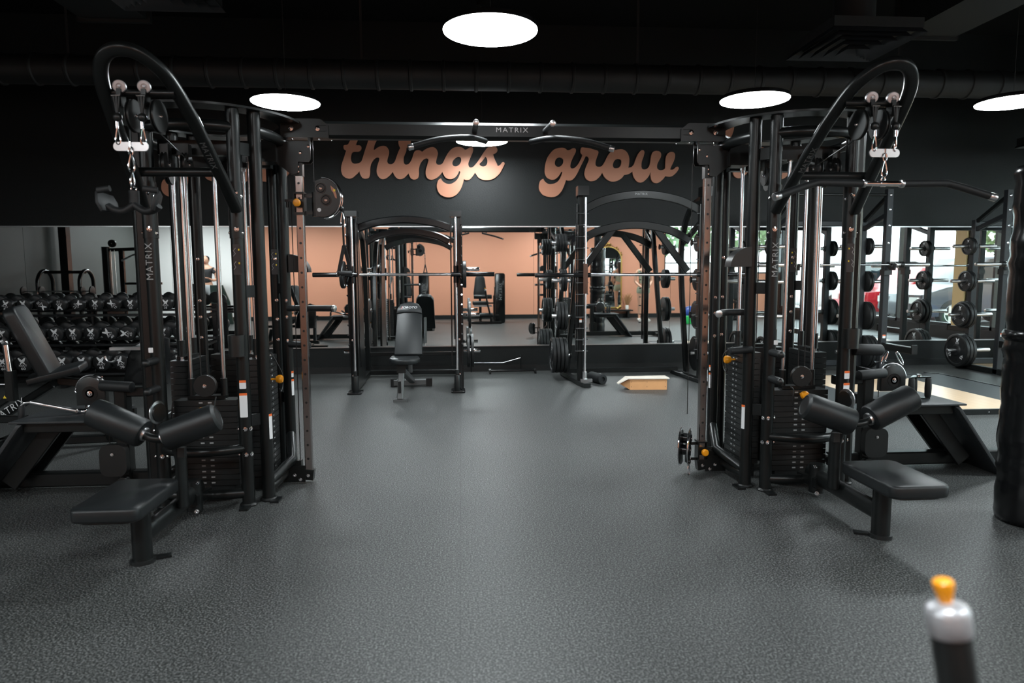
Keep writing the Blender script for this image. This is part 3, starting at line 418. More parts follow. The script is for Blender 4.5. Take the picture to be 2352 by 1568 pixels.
def diffuser(x, y, z, label):
    t = thing('ceiling_diffuser', label, 'air vent', (x, y, z))
    for k in range(5):
        a = .40-.075*k; b = a-.035; zz = z-.012*k if k else z
        m = MB()
        m.add([(x-a, y-a, zz-.02), (x+a, y-a, zz-.02), (x+a, y+a, zz-.02), (x-a, y+a, zz-.02), (x-b, y-b, zz+.03), (x+b, y-b, zz+.03), (x+b, y+b, zz+.03), (x-b, y+b, zz+.03)],
              [(0, 1, 5, 4), (1, 2, 6, 5), (2, 3, 7, 6), (3, 0, 4, 7)])
        obj('louver', m, rackm, t, flat=True)
    obj('duct_collar', MB().bb((x-.38, y-.38, z+.02), (x+.38, y+.38, z+.10)).cyl((x, y, z+.09), (x, y, ZC), .17, 20), ductm, t)
diffuser(3.4, 5.9, 3.3, 'square louvred black ceiling diffuser above the right cable tower')
diffuser(-2.3, 5.6, 3.5, 'square louvred black ceiling diffuser above the left cable tower')
diffuser(7.6, 8.2, 2.95, 'square louvred black ceiling diffuser at the right above the power racks')
for i, y in enumerate((1.2, 3.0, 4.8, 6.6)):
    t = thing('ceiling_joist', 'black open-web steel joist crossing the ceiling, number %s from the camera' % ('first', 'second', 'third', 'fourth')[i], 'ceiling joist', (0, y, 4.25), 'ceiling joists')
    t['label'] = ['black open-web ceiling joist above the camera', 'black open-web ceiling joist just before the middle lamp', 'black open-web ceiling joist above the pull-up beam', 'black open-web ceiling joist beyond the pull-up beam'][i]
    obj('top_chord', MB().bb((XW+.05, y-.04, 4.5), (XE-.05, y+.04, 4.56)), ceilm, t)
    obj('bottom_chord', MB().bb((XW+.05, y-.04, 4.1), (XE-.05, y+.04, 4.15)), ceilm, t)
    z_ = []; x = XW+.1; k = 0
    while x < XE-.3: z_.append((x, y, 4.14 if k % 2 else 4.5)); x += .35; k += 1
    obj('web_bar', MB().tube(z_, .012, 6), ceilm, t)
def wire(P, label, r=.008):
    one('ceiling_cable', MB().tube(smooth(P, 8), r, 6), rackm, label, 'cable', P[0])
wire([(1.6, 3.0, 4.09), (1.9, 3.6, 3.7), (2.05, 4.2, 3.62), (2.9, 4.3, 3.75), (2.95, 4.2, 4.09)], 'thin black cable sagging under the ceiling between the middle and right lamps')
wire([(5.3, 4.8, 4.09), (5.6, 5.2, 3.8), (6.4, 5.6, 3.75), (7.2, 5.9, 4.0)], 'thin dark cable loop under the ceiling at the upper right corner')
one('sprinkler_pipe', MB().cyl((-8.3, 3.9, 4.02), (9.2, 3.9, 4.02), .03, 10), rackm, 'thin black sprinkler pipe running across the dark ceiling', 'pipe', (0, 3.9, 4.02))

# ------------------------------------------------------------------ pendant lamps
LZ = 2.9
def lamp(x, y, label):
    t = thing('pendant_lamp', label, 'pendant lamp', (x, y, LZ), 'round disc pendant lamps')
    obj('lamp_diffuser', MB().lathe((x, y, LZ-.006), (0, 0, 1), [(0, .290), (.004, .303), (.01, .305)], 48), lampm, t, 'glowing white round diffuser')
    obj('lamp_body', MB().lathe((x, y, LZ+.004), (0, 0, 1), [(0, .306), (.03, .306), (.038, .29), (.05, .09), (.07, .06)], 40), steel2, t)
    obj('suspension_cable', MB().cyl((x, y, LZ+.07), (x, y, 4.45), .003, 6), cablem, t)
    obj('ceiling_rose', MB().cyl((x, y, 4.44), (x, y, ZC), .05, 12), ceilm, t)
for a in [(.205, 4.58, 'large round glowing disc lamp hanging at top centre in front of the beam'), (-1.58, 6.55, 'round glowing disc lamp hanging above the left cable tower'),
          (2.68, 6.22, 'round glowing disc lamp hanging above the right cable tower'), (5.13, 6.17, 'round glowing disc lamp cut by the right edge of the photo'),
          (.262, 8.3, 'far round glowing disc lamp seen just below the pull-up beam'),
          (4.9, 3.6, 'round disc lamp out of view right of the padded column'),  # from here on: unseen fill lamps, added to light the room
          (.2, .3, 'round disc lamp out of view above the camera'), (-4.6, .2, 'round disc lamp out of view by the white wall'), (5.2, .3, 'round disc lamp out of view near the arched gold mirror'),
          (-6.9, 1.4, 'round disc lamp out of view above the grey shorts person'), (-7.4, .2, 'round disc lamp out of view by the white wall corner'), (-2.3, .1, 'round disc lamp out of view behind the camera on the left'), (2.5, -.1, 'round disc lamp out of view behind the camera on the right'),  # added to brighten the white and terracotta walls behind the camera
          (7.4, 3.2, 'round disc lamp out of view beside the storefront window')]: lamp(*a)

# ------------------------------------------------------------------ wall lettering
def word(key, label, cat='wall lettering'):
    cu = bpy.data.curves.new('w', 'CURVE'); cu.dimensions = '2D'; cu.fill_mode = 'BOTH'; cu.extrude = .012; cu.bevel_depth = 0
    for s in WORDS[key]:
        P = [tuple(int(q)/1000 for q in t.split(',')) for t in s.split()]
        sp = cu.splines.new('POLY'); sp.points.add(len(P)-1); sp.use_cyclic_u = True
        for i, (x, z) in enumerate(P): sp.points[i].co = (x, z, 0, 1)
    t = bpy.data.objects.new('w', cu); COL.objects.link(t); bpy.context.view_layer.update()
    me = bpy.data.meshes.new_from_object(t); bpy.data.objects.remove(t)
    xs = [v.co.x for v in me.vertices]; x0 = (min(xs)+max(xs))/2
    z0 = min(v.co.y for v in me.vertices)
    for v in me.vertices: v.co = V((v.co.x-x0, -v.co.z, v.co.y-z0))
    me.flip_normals(); me.materials.clear(); me.materials.append(copper); me.name = 'word_sign'
    o = link(bpy.data.objects.new('word_sign', me)); o.location = (x0, 9.295, z0)
    OFF[0] = V(o.location)
    for k in range(4):
        x = x0+(k-1.5)*(max(xs)-min(xs))*.22
        z = None
    tag(o, label, cat, 'copper script words on the black wall')
word('good', 'copper script word good on the black wall behind the left cable tower')
word('things', 'copper script word things on the black wall left of centre')
word('grow', 'copper script word grow on the black wall right of centre')
word('here', 'copper script word here on the black wall behind the right cable tower')
# ================================================================== cable towers
def chevron(p, d, r=.006, m=chrome): return (p, d, r)
PX = dict(A=(-1.73, 4.0), A2=(-1.83, 4.10), B=(-1.26, 4.0), C=(-1.17, 4.09), D=(-1.185, 4.72), D2=(-1.27, 4.81), F=(-1.78, 4.81), F2=(-1.875, 4.72))
def decal(name, c, w, h, nrm, upv, m, parent, th=.0012):
    n_ = V(nrm).normalized(); u_ = V(upv); x_ = u_.cross(n_).normalized(); u_ = n_.cross(x_)
    M = Matrix.Translation(V(c)) @ Matrix((x_, u_, n_)).transposed().to_4x4()
    return obj(name, MB().prism(rrect(w, h, min(w, h)*.12, 3), th, M), m, parent, flat=True)
def pulley(c, ax, r, w_, parent, name='pulley', m=plastic, n=28):
    c = V(c); a = V(ax).normalized()
    o = obj(name, MB().lathe(c-a*w_/2, a, [(0, r*.97), (w_*.1, r), (w_*.25, r), (w_*.4, r*.88), (w_*.6, r*.88), (w_*.75, r), (w_*.9, r), (w_, r*.97)], n), m, parent)
    for s_ in (1, -1): bolt(c+a*s_*w_/2, a*s_, .009, o, chrome, 'axle_bolt')
    return o
def weight_stack(c, dx, dy, ztop, n, parent, rodax, pinside, pz, zrod=2.05):
    """c = centre x,y ; dx,dy plate size; rods spaced along rodax"""
    x, y = c; z0 = .09; h = (ztop-z0)/n
    m = MB()
    for i in range(n): m.bb((x-dx/2, y-dy/2, z0+i*h), (x+dx/2, y+dy/2, z0+(i+1)*h-.0035))
    m.bb((x-dx*.42, y-dy*.42, z0), (x+dx*.42, y+dy*.42, ztop-.004))
    st = obj('weight_stack', m, plate_m, parent, ang=20)
    obj('buffer_base', MB().bb((x-dx*.4, y-dy*.4, .0), (x+dx*.4, y+dy*.4, z0)), plastic, parent)
    r = V(rodax)
    hd = obj('top_plate', MB().bb((x-dx*.3, y-dy*.3, ztop), (x+dx*.3, y+dy*.3, ztop+.02)), steel, parent)
    for s_ in (-1, 1):
        p = V((x, y, 0))+r*s_*.095
        obj('guide_rod', MB().cyl((p.x, p.y, .09), (p.x, p.y, zrod), .0125, 14), rodm, parent)
        obj('rod_bushing', MB().cyl((p.x, p.y, ztop+.018), (p.x, p.y, ztop+.12), .02, 14), plastic, parent)
        obj('rod_collar', MB().cyl((p.x, p.y, zrod-.03), (p.x, p.y, zrod), .018, 12), brush, parent)
    # printed numbers on the plates
    side = V(pinside); t = V((side.y, -side.x, 0)); dist = (dy if abs(side.y) > .5 else dx)/2+.0004
    m = MB()
    for i in range(n):
        for k in (-1, 1):
            p = V((x, y, z0+(i+.5)*h))+side*dist+t*k*.026
            u = t*.011; m.add([p-u-V((0, 0, .004)), p+u-V((0, 0, .004)), p+u+V((0, 0, .004)), p-u+V((0, 0, .004))], [(0, 1, 2, 3)])
    obj('plate_numbers', m, dimw, st, flat=True)
    # selector pin with coiled cord
    p = V((x, y, pz))+side*dist
    pin = obj('selector_pin', MB().lathe(p, side, [(0, .006), (.03, .006), (.032, .02), (.05, .027), (.062, .027), (.072, .02), (.074, .001)], 18), orange, parent, 'orange round pin knob')
    q = p+side*.05
    obj('pin_cord', MB().tube(smooth([V((x, y, ztop+.015))+side*dist*.8-t*.06, q-t*.07+V((0, 0, .03)), q-t*.075-V((0, 0, .05)), q-t*.03-V((0, 0, .085)), q+t*.005-V((0, 0, .06))], 6), .004, 6), cablem, pin)
def side_rail(a, b, z, bow, r, parent, name, zb=None, n=14):
    a = V(a); b = V(b); c = V((-1.52, 4.4, 0)); mid = (a+b)/2; d = (mid-c); d.z = 0; d.normalize(); P = []
    for i in range(n+1):
        t = i/n; q = a.lerp(b, t)+d*bow*math.sin(math.pi*t)**.8; q = V((q.x, q.y, z)); P.append(q)
    return obj(name, MB().tube(P, r, 12), steel, parent)
def tower(right):
    MIR[0] = right
    side = 'right' if right else 'left'
    t = thing('cable_tower', 'black multi-station cable tower on the %s with weight stacks, seat and rollers' % side, 'cable machine', (-1.52, 4.4, 0), 'pair of cable towers')
    R = .036
    for k, (x, y) in PX.items():
        ov = k == 'A'
        up_ = obj('upright_post', MB().cyl((x, y, .012), (x, y, 2.26), R if not ov else .037, 20), steel, t)
        d = V((x+1.52, y-4.4, 0)).normalized()
        c = V((x, y, 0))
        ft = obj('floor_foot', MB().lathe(c, (0, 0, 1), [(0, .048), (.008, .05), (.018, .042)], 18), plastic, up_)
        if k in 'AB' or k == 'C':
            q = c+V((.0 if k != 'C' else .05, -.065 if k != 'C' else -.03, 0))
            obj('bolt_down_tab', MB().box(q+V((0, 0, .006)), (.05, .09, .012)), steel, up_)
    # slim back bar beside post A (mirrors the profile seen there)
    obj('upright_channel', MB().rtube([(-1.785, 4.05, .05), (-1.785, 4.05, 2.2)], .07, .05, (0, 1, 0)), steel, t)
    # top ring plate and rails
    m = MB(); n = 56; c = V((-1.52, 4.405, 2.262)); vs = []; fs = []
    for i in range(n):
        a = 2*math.pi*i/n
        for (r, z) in ((.545, 0), (.545, .012), (.40, .012), (.40, 0)): vs.append(c+V((math.cos(a)*r, math.sin(a)*r, z)))
    for i in range(n):
        for j in range(4): fs.append((i*4+j, ((i+1) % n)*4+j, ((i+1) % n)*4+(j+1) % 4, i*4+(j+1) % 4))
    obj('top_ring', m.add(vs, fs), steel, t)
    P = {k: V((v[0], v[1], 0)) for k, v in PX.items()}
    for a, b in (('A', 'B'), ('C', 'D'), ('D2', 'F'), ('F2', 'A2')):
        side_rail(P[a], P[b], 2.16, .075 if a != 'F2' else .05, .033, t, 'top_rail')
        side_rail(P[a], P[b], .075, .03, .03, t, 'base_rail')
    side_rail(P['A'], P['B'], .345, .10, .027, t, 'bumper_rail')
    # side base rail of the pulley side, sloping
    obj('side_brace', MB().tube([(-1.17, 4.13, .10), (-1.10, 4.40, .16), (-1.17, 4.66, .26)], .03, 12), steel, t)
    # cross plates that tie post pairs
    for a, b in (('B', 'C'), ('A', 'A2'), ('D', 'D2'), ('F', 'F2')):
        for z in (.5, 1.25, 2.05):
            pa, pb = P[a], P[b]
            obj('tie_plate', MB().rtube([pa+V((0, 0, z)), pb+V((0, 0, z))], .01, .07, (0, 0, 1)), steel, t)
    # inner header plates and guide pulleys under the ring
    obj('header_plate', MB().bb((-1.72, 4.12, 2.03), (-1.29, 4.18, 2.11)).bb((-1.80, 4.6, 2.03), (-1.22, 4.66, 2.11)).bb((-1.55, 4.15, 2.06), (-1.49, 4.63, 2.12)), steel, t)
    for (x, y, z, r) in ((-1.65, 4.06, 1.965, .07), (-1.54, 4.06, 1.965, .068), (-1.33, 4.28, 1.95, .06), (-1.75, 4.35, 1.95, .06), (-1.47, 4.55, 1.95, .06)):
        hp = pulley((x, y, z), (1, 0, 0), r, .028, t, 'guide_pulley')
        obj('pulley_bracket', MB().box((x, y, z+.06), (.045, .05, .10)), steel, hp)
    # four weight stacks
    weight_stack((-1.52, 4.16), .36, .11, .61, 15, t, (1, 0, 0), (0, -1, 0), .583 if right else .55)
    weight_stack((-1.745, 4.47), .11, .30, .82, 20, t, (0, 1, 0), (-1, 0, 0), .36)
    weight_stack((-1.275, 4.42), .11, .30, .83, 20, t, (0, 1, 0), (1, 0, 0), .765 if right else .68)
    weight_stack((-1.52, 4.70), .30, .11, .82, 20, t, (1, 0, 0), (0, 1, 0), .6)
    for (x, y, z0, z1) in ((-1.53, 4.09, .68, 1.9), (-1.50, 4.11, .68, 1.9), (-1.36, 4.3, .85, 1.9), (-1.38, 4.52, .85, 1.9), (-1.45, 4.62, .85, 1.9)):
        obj('steel_cable', MB().cyl((x, y, z0), (x, y, z1), .0035, 6), cablem, t)
    pulley((-1.50, 4.07, .70), (0, 1, 0), .065, .03, t, 'stack_pulley')
    # ---- lat pulldown arm: flat-oval loop
    loop = [(-1.235, 3.93, 1.70), (-1.25, 3.80, 1.825), (-1.295, 3.52, 2.10), (-1.335, 3.37, 2.240), (-1.38, 3.29, 2.300), (-1.435, 3.245, 2.332), (-1.505, 3.235, 2.336), (-1.562, 3.255, 2.315), (-1.605, 3.30, 2.272), (-1.632, 3.37, 2.205), (-1.655, 3.50, 2.09), (-1.70, 3.80, 1.825), (-1.73, 3.95, 1.70)]
    nrm = V((0, .70, .71))
    lp = [V(p) for p in loop]; pts = [lp[0]]+[lp[1], lp[2]]+smooth(lp[2:11], 5)[1:]+lp[11:]
    arm = obj('pulldown_arm', MB().sweep(pts, [(q[0], q[1]) for q in rrect(.062, .046, .018, 3)], nrm), steel, t)
    obj('cross_tube', MB().cyl((-1.70, 3.79, 1.885), (-1.255, 3.79, 1.885), .024, 16), steel, arm)
    obj('pulley_axle', MB().cyl((-1.645, 3.40, 2.19), (-1.325, 3.40, 2.19), .018, 12), steel, arm)
    for x in (-1.26, -1.73):
        for z in (1.80, 1.60):
            bolt((x+.01, 3.962, z), (.15, -1, 0), .011, arm, chrome)
            for s_ in (-1, 1): bolt((x+s_*.036, 3.985, z-.02), (s_, -.3, 0), .008, arm, chrome)
        obj('arm_sleeve', MB().cyl((x, 4.0, 1.55), (x, 4.0, 1.86), .0405, 20), steel, arm)
    for i, x in enumerate((-1.565, -1.455)):
        pl = pulley((x+.05, 3.40, 2.085), (1, -.05, 0), .075, .02, arm, 'arm_pulley')
        obj('pulley_fork', MB().box((x+.005, 3.38, 2.16), (.02, .05, .08)), steel, pl)
        obj('roller_cap', MB().lathe((x, 3.385, 2.215), (.3, -1, -.2), [(0, .028), (.02, .029), (.024, .026), (.025, .013), (.020, .012), (.020, .007), (.034, .006), (.036, .001)], 22), capm, arm)
        obj('cable_guide', MB().cyl((x-.02, 3.34, 2.165), (x+.02, 3.34, 2.165), .0045, 8), chrome, arm)
        obj('arm_cable', MB().cyl((x, 3.345, 2.17), (x, 3.345, 2.085), .007, 8).cyl((x-.013, 3.345, 2.165), (x-.004, 3.345, 2.09), .004, 6).cyl((x+.013, 3.345, 2.165), (x+.004, 3.345, 2.09), .004, 6), cablem, arm)
        obj('cable_ball', MB().ball((x, 3.345, 2.068), .020), plastic, arm)
    obj('arm_cable', MB().tube([(-1.44, 3.42, 2.04), (-1.50, 4.0, 1.97)], .003, 6), cablem, arm)
    # ---- seat, beam, roller post
    post = obj('seat_leg', MB().cyl((-1.515, 3.225, .012), (-1.515, 3.225, .27), .044, 24), steel, t)
    obj('leg_foot', MB().cyl((-1.515, 3.225, 0), (-1.515, 3.225, .018), .056, 24), plastic, post)
    obj('bolt_down_tab', MB().box((-1.44, 3.27, .006), (.07, .04, .012), Matrix.Rotation(.4, 3, 'Z')), steel, post)
    obj('seat_beam', MB().otube([(-1.515, 3.22, .125), (-1.515, 3.95, .125)], .028, .05, (0, 0, 1)), steel, t)
    obj('beam_clamp', MB().cyl((-1.515, 3.86, .03), (-1.515, 3.86, .2), .045, 16).rtube([(-1.515, 3.8, .1), (-1.515, 4.02, .08)], .08, .07), steel, t)
    for q in ((-1.47, 3.80, .20), (-1.475, 3.78, .045)): bolt(q, (.3, -.6, .6 if q[2] > .1 else 0), .010, t, chrome)
    M = frame((-1.575, 3.24, .268), (0, 1, 0), (-1, 0, 0))
    seat = obj('seat', MB().prism(rrect(.47, .30, .045, 6), .062, M, .012), vinyl, t, 'rounded black padded seat', ang=60)
    obj('seat_base', MB().prism(rrect(.43, .26, .06, 4), .012, frame((-1.575, 3.24, .258), (0, 1, 0), (-1, 0, 0))), plastic, seat)
    rp = obj('roller_post', MB().otube([(-1.47, 3.60, .14), (-1.47, 3.60, .40), (-1.48, 3.585, .47)], .026, .045, (0, 1, 0)), steel, t)
    obj('post_cap', MB().box((-1.445, 3.555, .44), (.035, .03, .05)), plastic, rp)
    obj('roller_tube', MB().tube(smooth([(-1.66, 3.52, .575), (-1.60, 3.50, .545), (-1.55, 3.49, .528), (-1.49, 3.49, .528), (-1.42, 3.50, .55), (-1.36, 3.51, .575)], 5), .021, 12), steel, t)
    for p0, p1 in (((-1.605, 3.505, .55), (-1.865, 3.535, .665)), ((-1.50, 3.49, .533), (-1.245, 3.53, .628))):
        p0 = V(p0); p1 = V(p1); L = (p1-p0).length
        rl = obj('thigh_roller', MB().lathe(p0, p1-p0, [(0, .058), (.003, .068), (.012, .074), (L-.03, .074), (L-.012, .071), (L-.003, .06), (L, .054), (L-.003, .05), (L-.002, .0)], 32), vinyl, t, 'black padded roller cylinder')
        obj('roller_ring', MB().lathe(p0-(p1-p0).normalized()*.012, p1-p0, [(0, .034), (.012, .036), (.014, .03)], 24), brush, rl)
    # ---- pegs, storage hooks, holders
    for z in (.865, .705):
        px_ = -1.26 if right else -1.73
        pg = obj('grip_peg', MB().tube([(px_, 3.97, z), (px_-.005, 3.86, z-.002)], .0225, 14), foam, t)
        obj('peg_end', MB().ball((px_-.005, 3.86, z-.002), .023), plastic, pg)
    # open cup holder on the front-right post: slanted tube
    if right: obj('side_roller', MB().cyl((-1.80, 4.02, .87), (-2.0, 4.05, .86), .036, 18, .006), foam, t)
    obj('accessory_cup', MB().lathe((-1.745 if right else -1.275, 3.955, .885), (0, 0, 1), [(0, .044), (.09, .046), (.12, .046), (.12, .040), (.02, .038), (.02, .0)], 20), plastic, t)
    # small curved shelf behind the adjustable side
    sh = [(0, 0), (.13, 0)]+[(.13-.13*(1-math.cos(a))*1.0, .12*math.sin(a)) for a in [math.pi/2*i/8 for i in range(1, 9)]]
    obj('phone_holder', MB().prism(sh, .10, frame((-1.15, 4.14 if right else 4.78, 1.38 if right else 1.36), (1, 0, 0), (0, 0, 1))), plastic, t)
    # ---- adjustable pulley column on the inner side
    ex, ey = -1.0, 4.42
    col_ = obj('pulley_column', MB().rtube([(ex, ey, .04), (ex, ey, 2.01)], .046, .046, (0, 1, 0), .1), colmet, t, 'polished square steel column with holes')
    for i in range(20):
        z = .16+i*.092
        obj('column_hole', MB().cyl((ex, ey-.0235, z), (ex, ey-.0238, z), .0075, 10), plastic, col_)
    obj('column_bracket', MB().box((ex, ey, 1.995), (.052, .054, .085)), steel, t)
    for z in (1.98, 2.01): bolt((ex, ey-.028, z), (0, -1, 0), .007, t, chrome)
    out = [(-.175, .03), (-.175, .12), (.10, .125), (.10, .155), (.105, .16), (.112, .15), (.112, 0.02), (.10, .0), (.035, 0), (.03, -.07), (-.01, -.075), (-.06, -.035), (-.11, -.005), (-.15, .0)]
    obj('head_plate', MB().prism(out, .012, frame((ex-.03+.0, ey-.03, 2.035), (1, 0, 0), (0, 0, 1))).prism(out, .012, frame((ex-.03, ey+.045, 2.035), (1, 0, 0), (0, 0, 1))), steel, t)
    obj('head_box', MB().bb((-1.25, ey-.07, 2.03), (-1.12, ey+.07, 2.16)), steel, t)
    for q in ((ex+.07, ey-.045, 2.13), (ex+.02, ey-.045, 2.09)): bolt(q, (0, -1, 0), .007, t, chrome)
    base = obj('column_base', MB().rtube([(-1.15, ey, .075), (ex+.03, ey, .05)], .06, .07, (0, 0, 1)).box((-1.09, ey, .10), (.09, .05, .10)), steel, t)
    obj('base_plate', MB().bb((-1.16, ey-.035, .012), (ex-.02, ey-.025, .12)), steel, base)
    for q in ((-1.085, ey-.04, .06), (ex+.0, ey-.04, .055), (-1.05, ey-.04, .03)): bolt(q, (0, -1, 0), .009, base, chrome)
    obj('column_cable', MB().cyl((ex-.055, ey, .12), (ex-.055, ey, 2.05), .0028, 6), cablem, t)
    cz = .155 if right else 1.79
    if not right: obj('column_cable', MB().cyl((ex+.088, ey, cz+.13), (ex+.088, ey, 2.12), .0028, 6), cablem, t)
    else: obj('column_cable', MB().cyl((ex+.10, ey, .40), (ex+.10, ey, 2.05), .0028, 6), cablem, t)
    cr_ = obj('pulley_carriage', MB().bb((ex-.032, ey-.035, cz-.065), (ex-.026, ey+.035, cz+.06)).bb((ex+.026, ey-.035, cz-.065), (ex+.032, ey+.035, cz+.06)).bb((ex-.032, ey-.036, cz-.03), (ex+.032, ey-.03, cz+.02)).bb((ex-.032, ey-.04, cz-.075), (ex+.032, ey+.04, cz-.06)).bb((ex-.032, ey-.04, cz+.052), (ex+.032, ey+.04, cz+.064)), steel, t)
    obj('carriage_arm', MB().bb((ex+.03, ey-.012, cz+.035), (ex+.10, ey+.012, cz+.055)).bb((ex+.03, ey-.012, cz-.07), (ex+.10, ey+.012, cz-.052)).cyl((ex+.09, ey, cz-.085), (ex+.09, ey, cz+.065), .018, 14), steel, cr_)
    obj('adjust_knob', MB().lathe((ex-.004, ey-.036, cz-.005), (0, -1, 0), [(0, .008), (.02, .008), (.022, .022), (.04, .024), (.048, .018), (.05, .001)], 18), orange, cr_, 'orange round pull knob')
    obj('carriage_lever', MB().bb((ex-.09, ey-.02, cz+.005), (ex-.03, ey+.0, cz+.02)).cyl((ex-.075, ey-.01, cz-.03), (ex-.075, ey-.01, cz+.005), .010, 10), plastic, cr_)
    # swivel housing: D-shaped shell with two wheels, turned toward the camera on the left tower, edge-on on the right
    sw = math.radians(0 if not right else 62)
    ax = V((math.cos(sw), -math.sin(sw), 0)); O = V((ex+.10, ey, cz))
    M = frame(O, ax, (0, 0, 1))
    dshape = [(0, -.085), (.05, -.088)]+[(.045+.105*math.cos(a), .03+.118*math.sin(a)) for a in [math.radians(-85+i*12.5) for i in range(15)]]+[(.0, .13)]
    for zo in (-.030, .022):
        hs = obj('pulley_housing', MB().prism(dshape, .008, M @ Matrix.Translation((0, 0, zo))), plastic, cr_)
    rim = [M @ V((.045+.112*math.cos(a), .03+.125*math.sin(a), 0)) for a in [math.radians(-88+i*10) for i in range(19)]]
    for zo in (-.03, .03): obj('housing_guard', MB().tube([p_+M.to_3x3() @ V((0, 0, zo)) for p_ in rim], .0042, 8), chrome, cr_)
    for (a, b) in ((.035, .088), (.065, .015)):
        c = M @ V((a, b, 0)); wh = obj('swivel_wheel', MB().lathe(c-(M.to_3x3() @ V((0, 0, .034))), M.to_3x3() @ V((0, 0, 1)), [(0, .035), (.068, .035)], 24), steel2, cr_)
        bolt(M @ V((a, b, .034)), M.to_3x3() @ V((0, 0, 1)), .007, wh)
        obj('wheel_ring', MB().tube([M @ V((a+.026*math.cos(q*math.pi/10), b+.026*math.sin(q*math.pi/10), .035)) for q in range(20)], .003, 6, True), rackm, wh)
    tri = [(.095, .105), (.118, .085), (.13, .05), (.132, .025), (.122, .03), (.112, .06), (.1, .075)]
    obj('warning_label', MB().prism(tri, .0012, M @ Matrix.Translation((0, 0, .0305 if not right else .0305))), copper if not right else white, cr_, flat=True)
    obj('warning_label', MB().prism(rrect(.012, .014, .002, 2), .0012, M @ Matrix.Translation((.118, .075, .0315))), yellow, cr_, flat=True)
    obj('round_label', MB().cyl(M @ V((.022, -.045, .030)), M @ V((.022, -.045, .0315)), .012, 16), white, cr_)
    # ---- dip / grip handles on the inner side
    hz = 1.118
    hd = obj('side_handle', MB().tube(smooth([(-1.17, 4.70, hz), (-.98, 4.66, hz), (-.86, 4.64, hz)] if not right else [(-1.17, 4.14, hz-.02), (-1.04, 4.14, hz-.02), (-.98, 4.10, hz-.025)], 4), .021, 14), foam, t)
    q = V((-.86, 4.64, hz)) if not right else V((-.98, 4.10, hz-.025)); d_ = V((1, -.35, -.05)) if not right else V((.7, -1, -.05))
    obj('handle_cap', MB().cyl(q, q+d_.normalized()*.02, .0225, 16, .003), brush, hd)
    obj('side_peg', MB().cyl((-1.17, 4.70 if not right else 4.05, .875), (-1.02, 4.66 if not right else 4.02, .87), .022, 14, .004), foam, t)
    for (k, zs) in (('D', (1.17, 1.06, .9)), ('D2', (1.45, 1.17, 1.04, .9)), ('F', (1.45, 1.17, 1.06, .92))):
        for z in zs: bolt((PX[k][0]+.01, PX[k][1]-.036, z), (.2, -1, 0), .009, t, chrome)
    for z in (.46, .31):
        for x in (-1.26, -1.73):
            for dx_, dd in ((0.008, (.1, -1, 0)), (.034, (1, -.5, 0)), (-.034, (-1, -.5, 0))): bolt((x+dx_, 3.966 if abs(dx_) < .02 else 3.98, z), dd, .010, t, chrome)
    for k in 'ABCD': bolt((PX[k][0], PX[k][1], 2.272), (0, 0, 1), .008, t, chrome)
    # ---- labels (print side is the same on both towers)
    def lab(x, y, z, w_, h, nrm, m1=white):
        n_ = V(nrm).normalized()
        a = decal('instruction_label', V((x, y, z))+n_*.0365, w_, h, nrm, (0, 0, 1), m1, t)
        decal('label_header', V((x, y, z+h/2-.006))+n_*.038, w_, .014, nrm, (0, 0, 1), ored, a, .0006)
    lx, ln = (-1.73, (-.15, -1, 0)) if right else (-1.26, (.15, -1, 0))
    lab(lx, 4.0, .60, .042, .14, ln); lab(lx, 4.0, .72, .036, .048, ln)
    lab(-1.17, 4.09, .45, .024, .15, (.9, -.5, 0))
    lab(-1.185, 4.72, .58, .020, .11, (.85, -.6, 0)); lab(-1.185, 4.72, .67, .018, .04, (.85, -.6, 0))
    pk = ((-1.73, 4.0), (-1.78, 4.81)) if right else ((-1.26, 4.0), (-1.27, 4.81))
    for (x, y) in pk:
        a = decal('exercise_decal', V((x, y, 1.43))+V((.15, -1, 0)).normalized()*.036, .042, .17, (.15, -1, 0), (0, 0, 1), glassd, t)
        for dz in (.045, -.03):
            obj('exercise_figure', MB().tube([V((x+.00, y-.039, 1.43+dz+.02)), V((x-.012, y-.039, 1.43+dz+.005)), V((x-.002, y-.039, 1.43+dz-.012)), V((x-.014, y-.039, 1.43+dz-.026))], .0017, 5), dimw, a)
            decal('decal_mark', V((x+.017, y-.0385, 1.43+dz+.01)), .008, .01, (.15, -1, 0), (0, 0, 1), yellow, a, .0006)
    decal('height_mark', V((-1.28 if right else -1.75, 3.962, .925)), .024, .028, (.1, -1, 0), (0, 0, 1), white, t)
    MIR_ = MIR[0]
    # ---- low row station on the outer side
    obj('row_beam', MB().rtube([(-1.9, 4.42, .065), (-3.55, 4.42, .065)], .075, .09), steel, t)
    obj('row_end_foot', MB().rtube([(-3.5, 4.2, .04), (-3.5, 4.64, .04)], .07, .07), steel, t)
    obj('row_post', MB().rtube([(-2.13, 4.40, .06), (-2.13, 4.40, .655)], .075, .085, (0, 1, 0)), steel, t)
    obj('row_post_arm', MB().rtube([(-1.9, 4.40, .62), (-2.14, 4.40, .62)], .06, .06), steel, t)
    obj('post_shield', MB().prism(rrect(.16, .20, .05, 5), .05, frame((-2.17, 4.36, .20), (1, 0, 0), (0, 0, 1))), plastic, t)
    bolt((-2.17, 4.305, .24), (0, -1, 0), .008, t, brush)
    pulley((-2.12, 4.33, .06), (0, 1, 0), .033, .04, t, 'transport_pulley')
    dsh = [(.09, -.085), (.09, -.02)]+[(.0+.09*math.cos(a), -.01+.105*math.sin(a)) for a in [math.radians(5+i*14) for i in range(12)]]+[(-.085, -.085)]
    ph = obj('row_pulley_housing', MB().prism(dsh, .05, frame((-2.31, 4.42, .625), (1, 0, 0), (0, 0, 1)), .006), plastic, t)
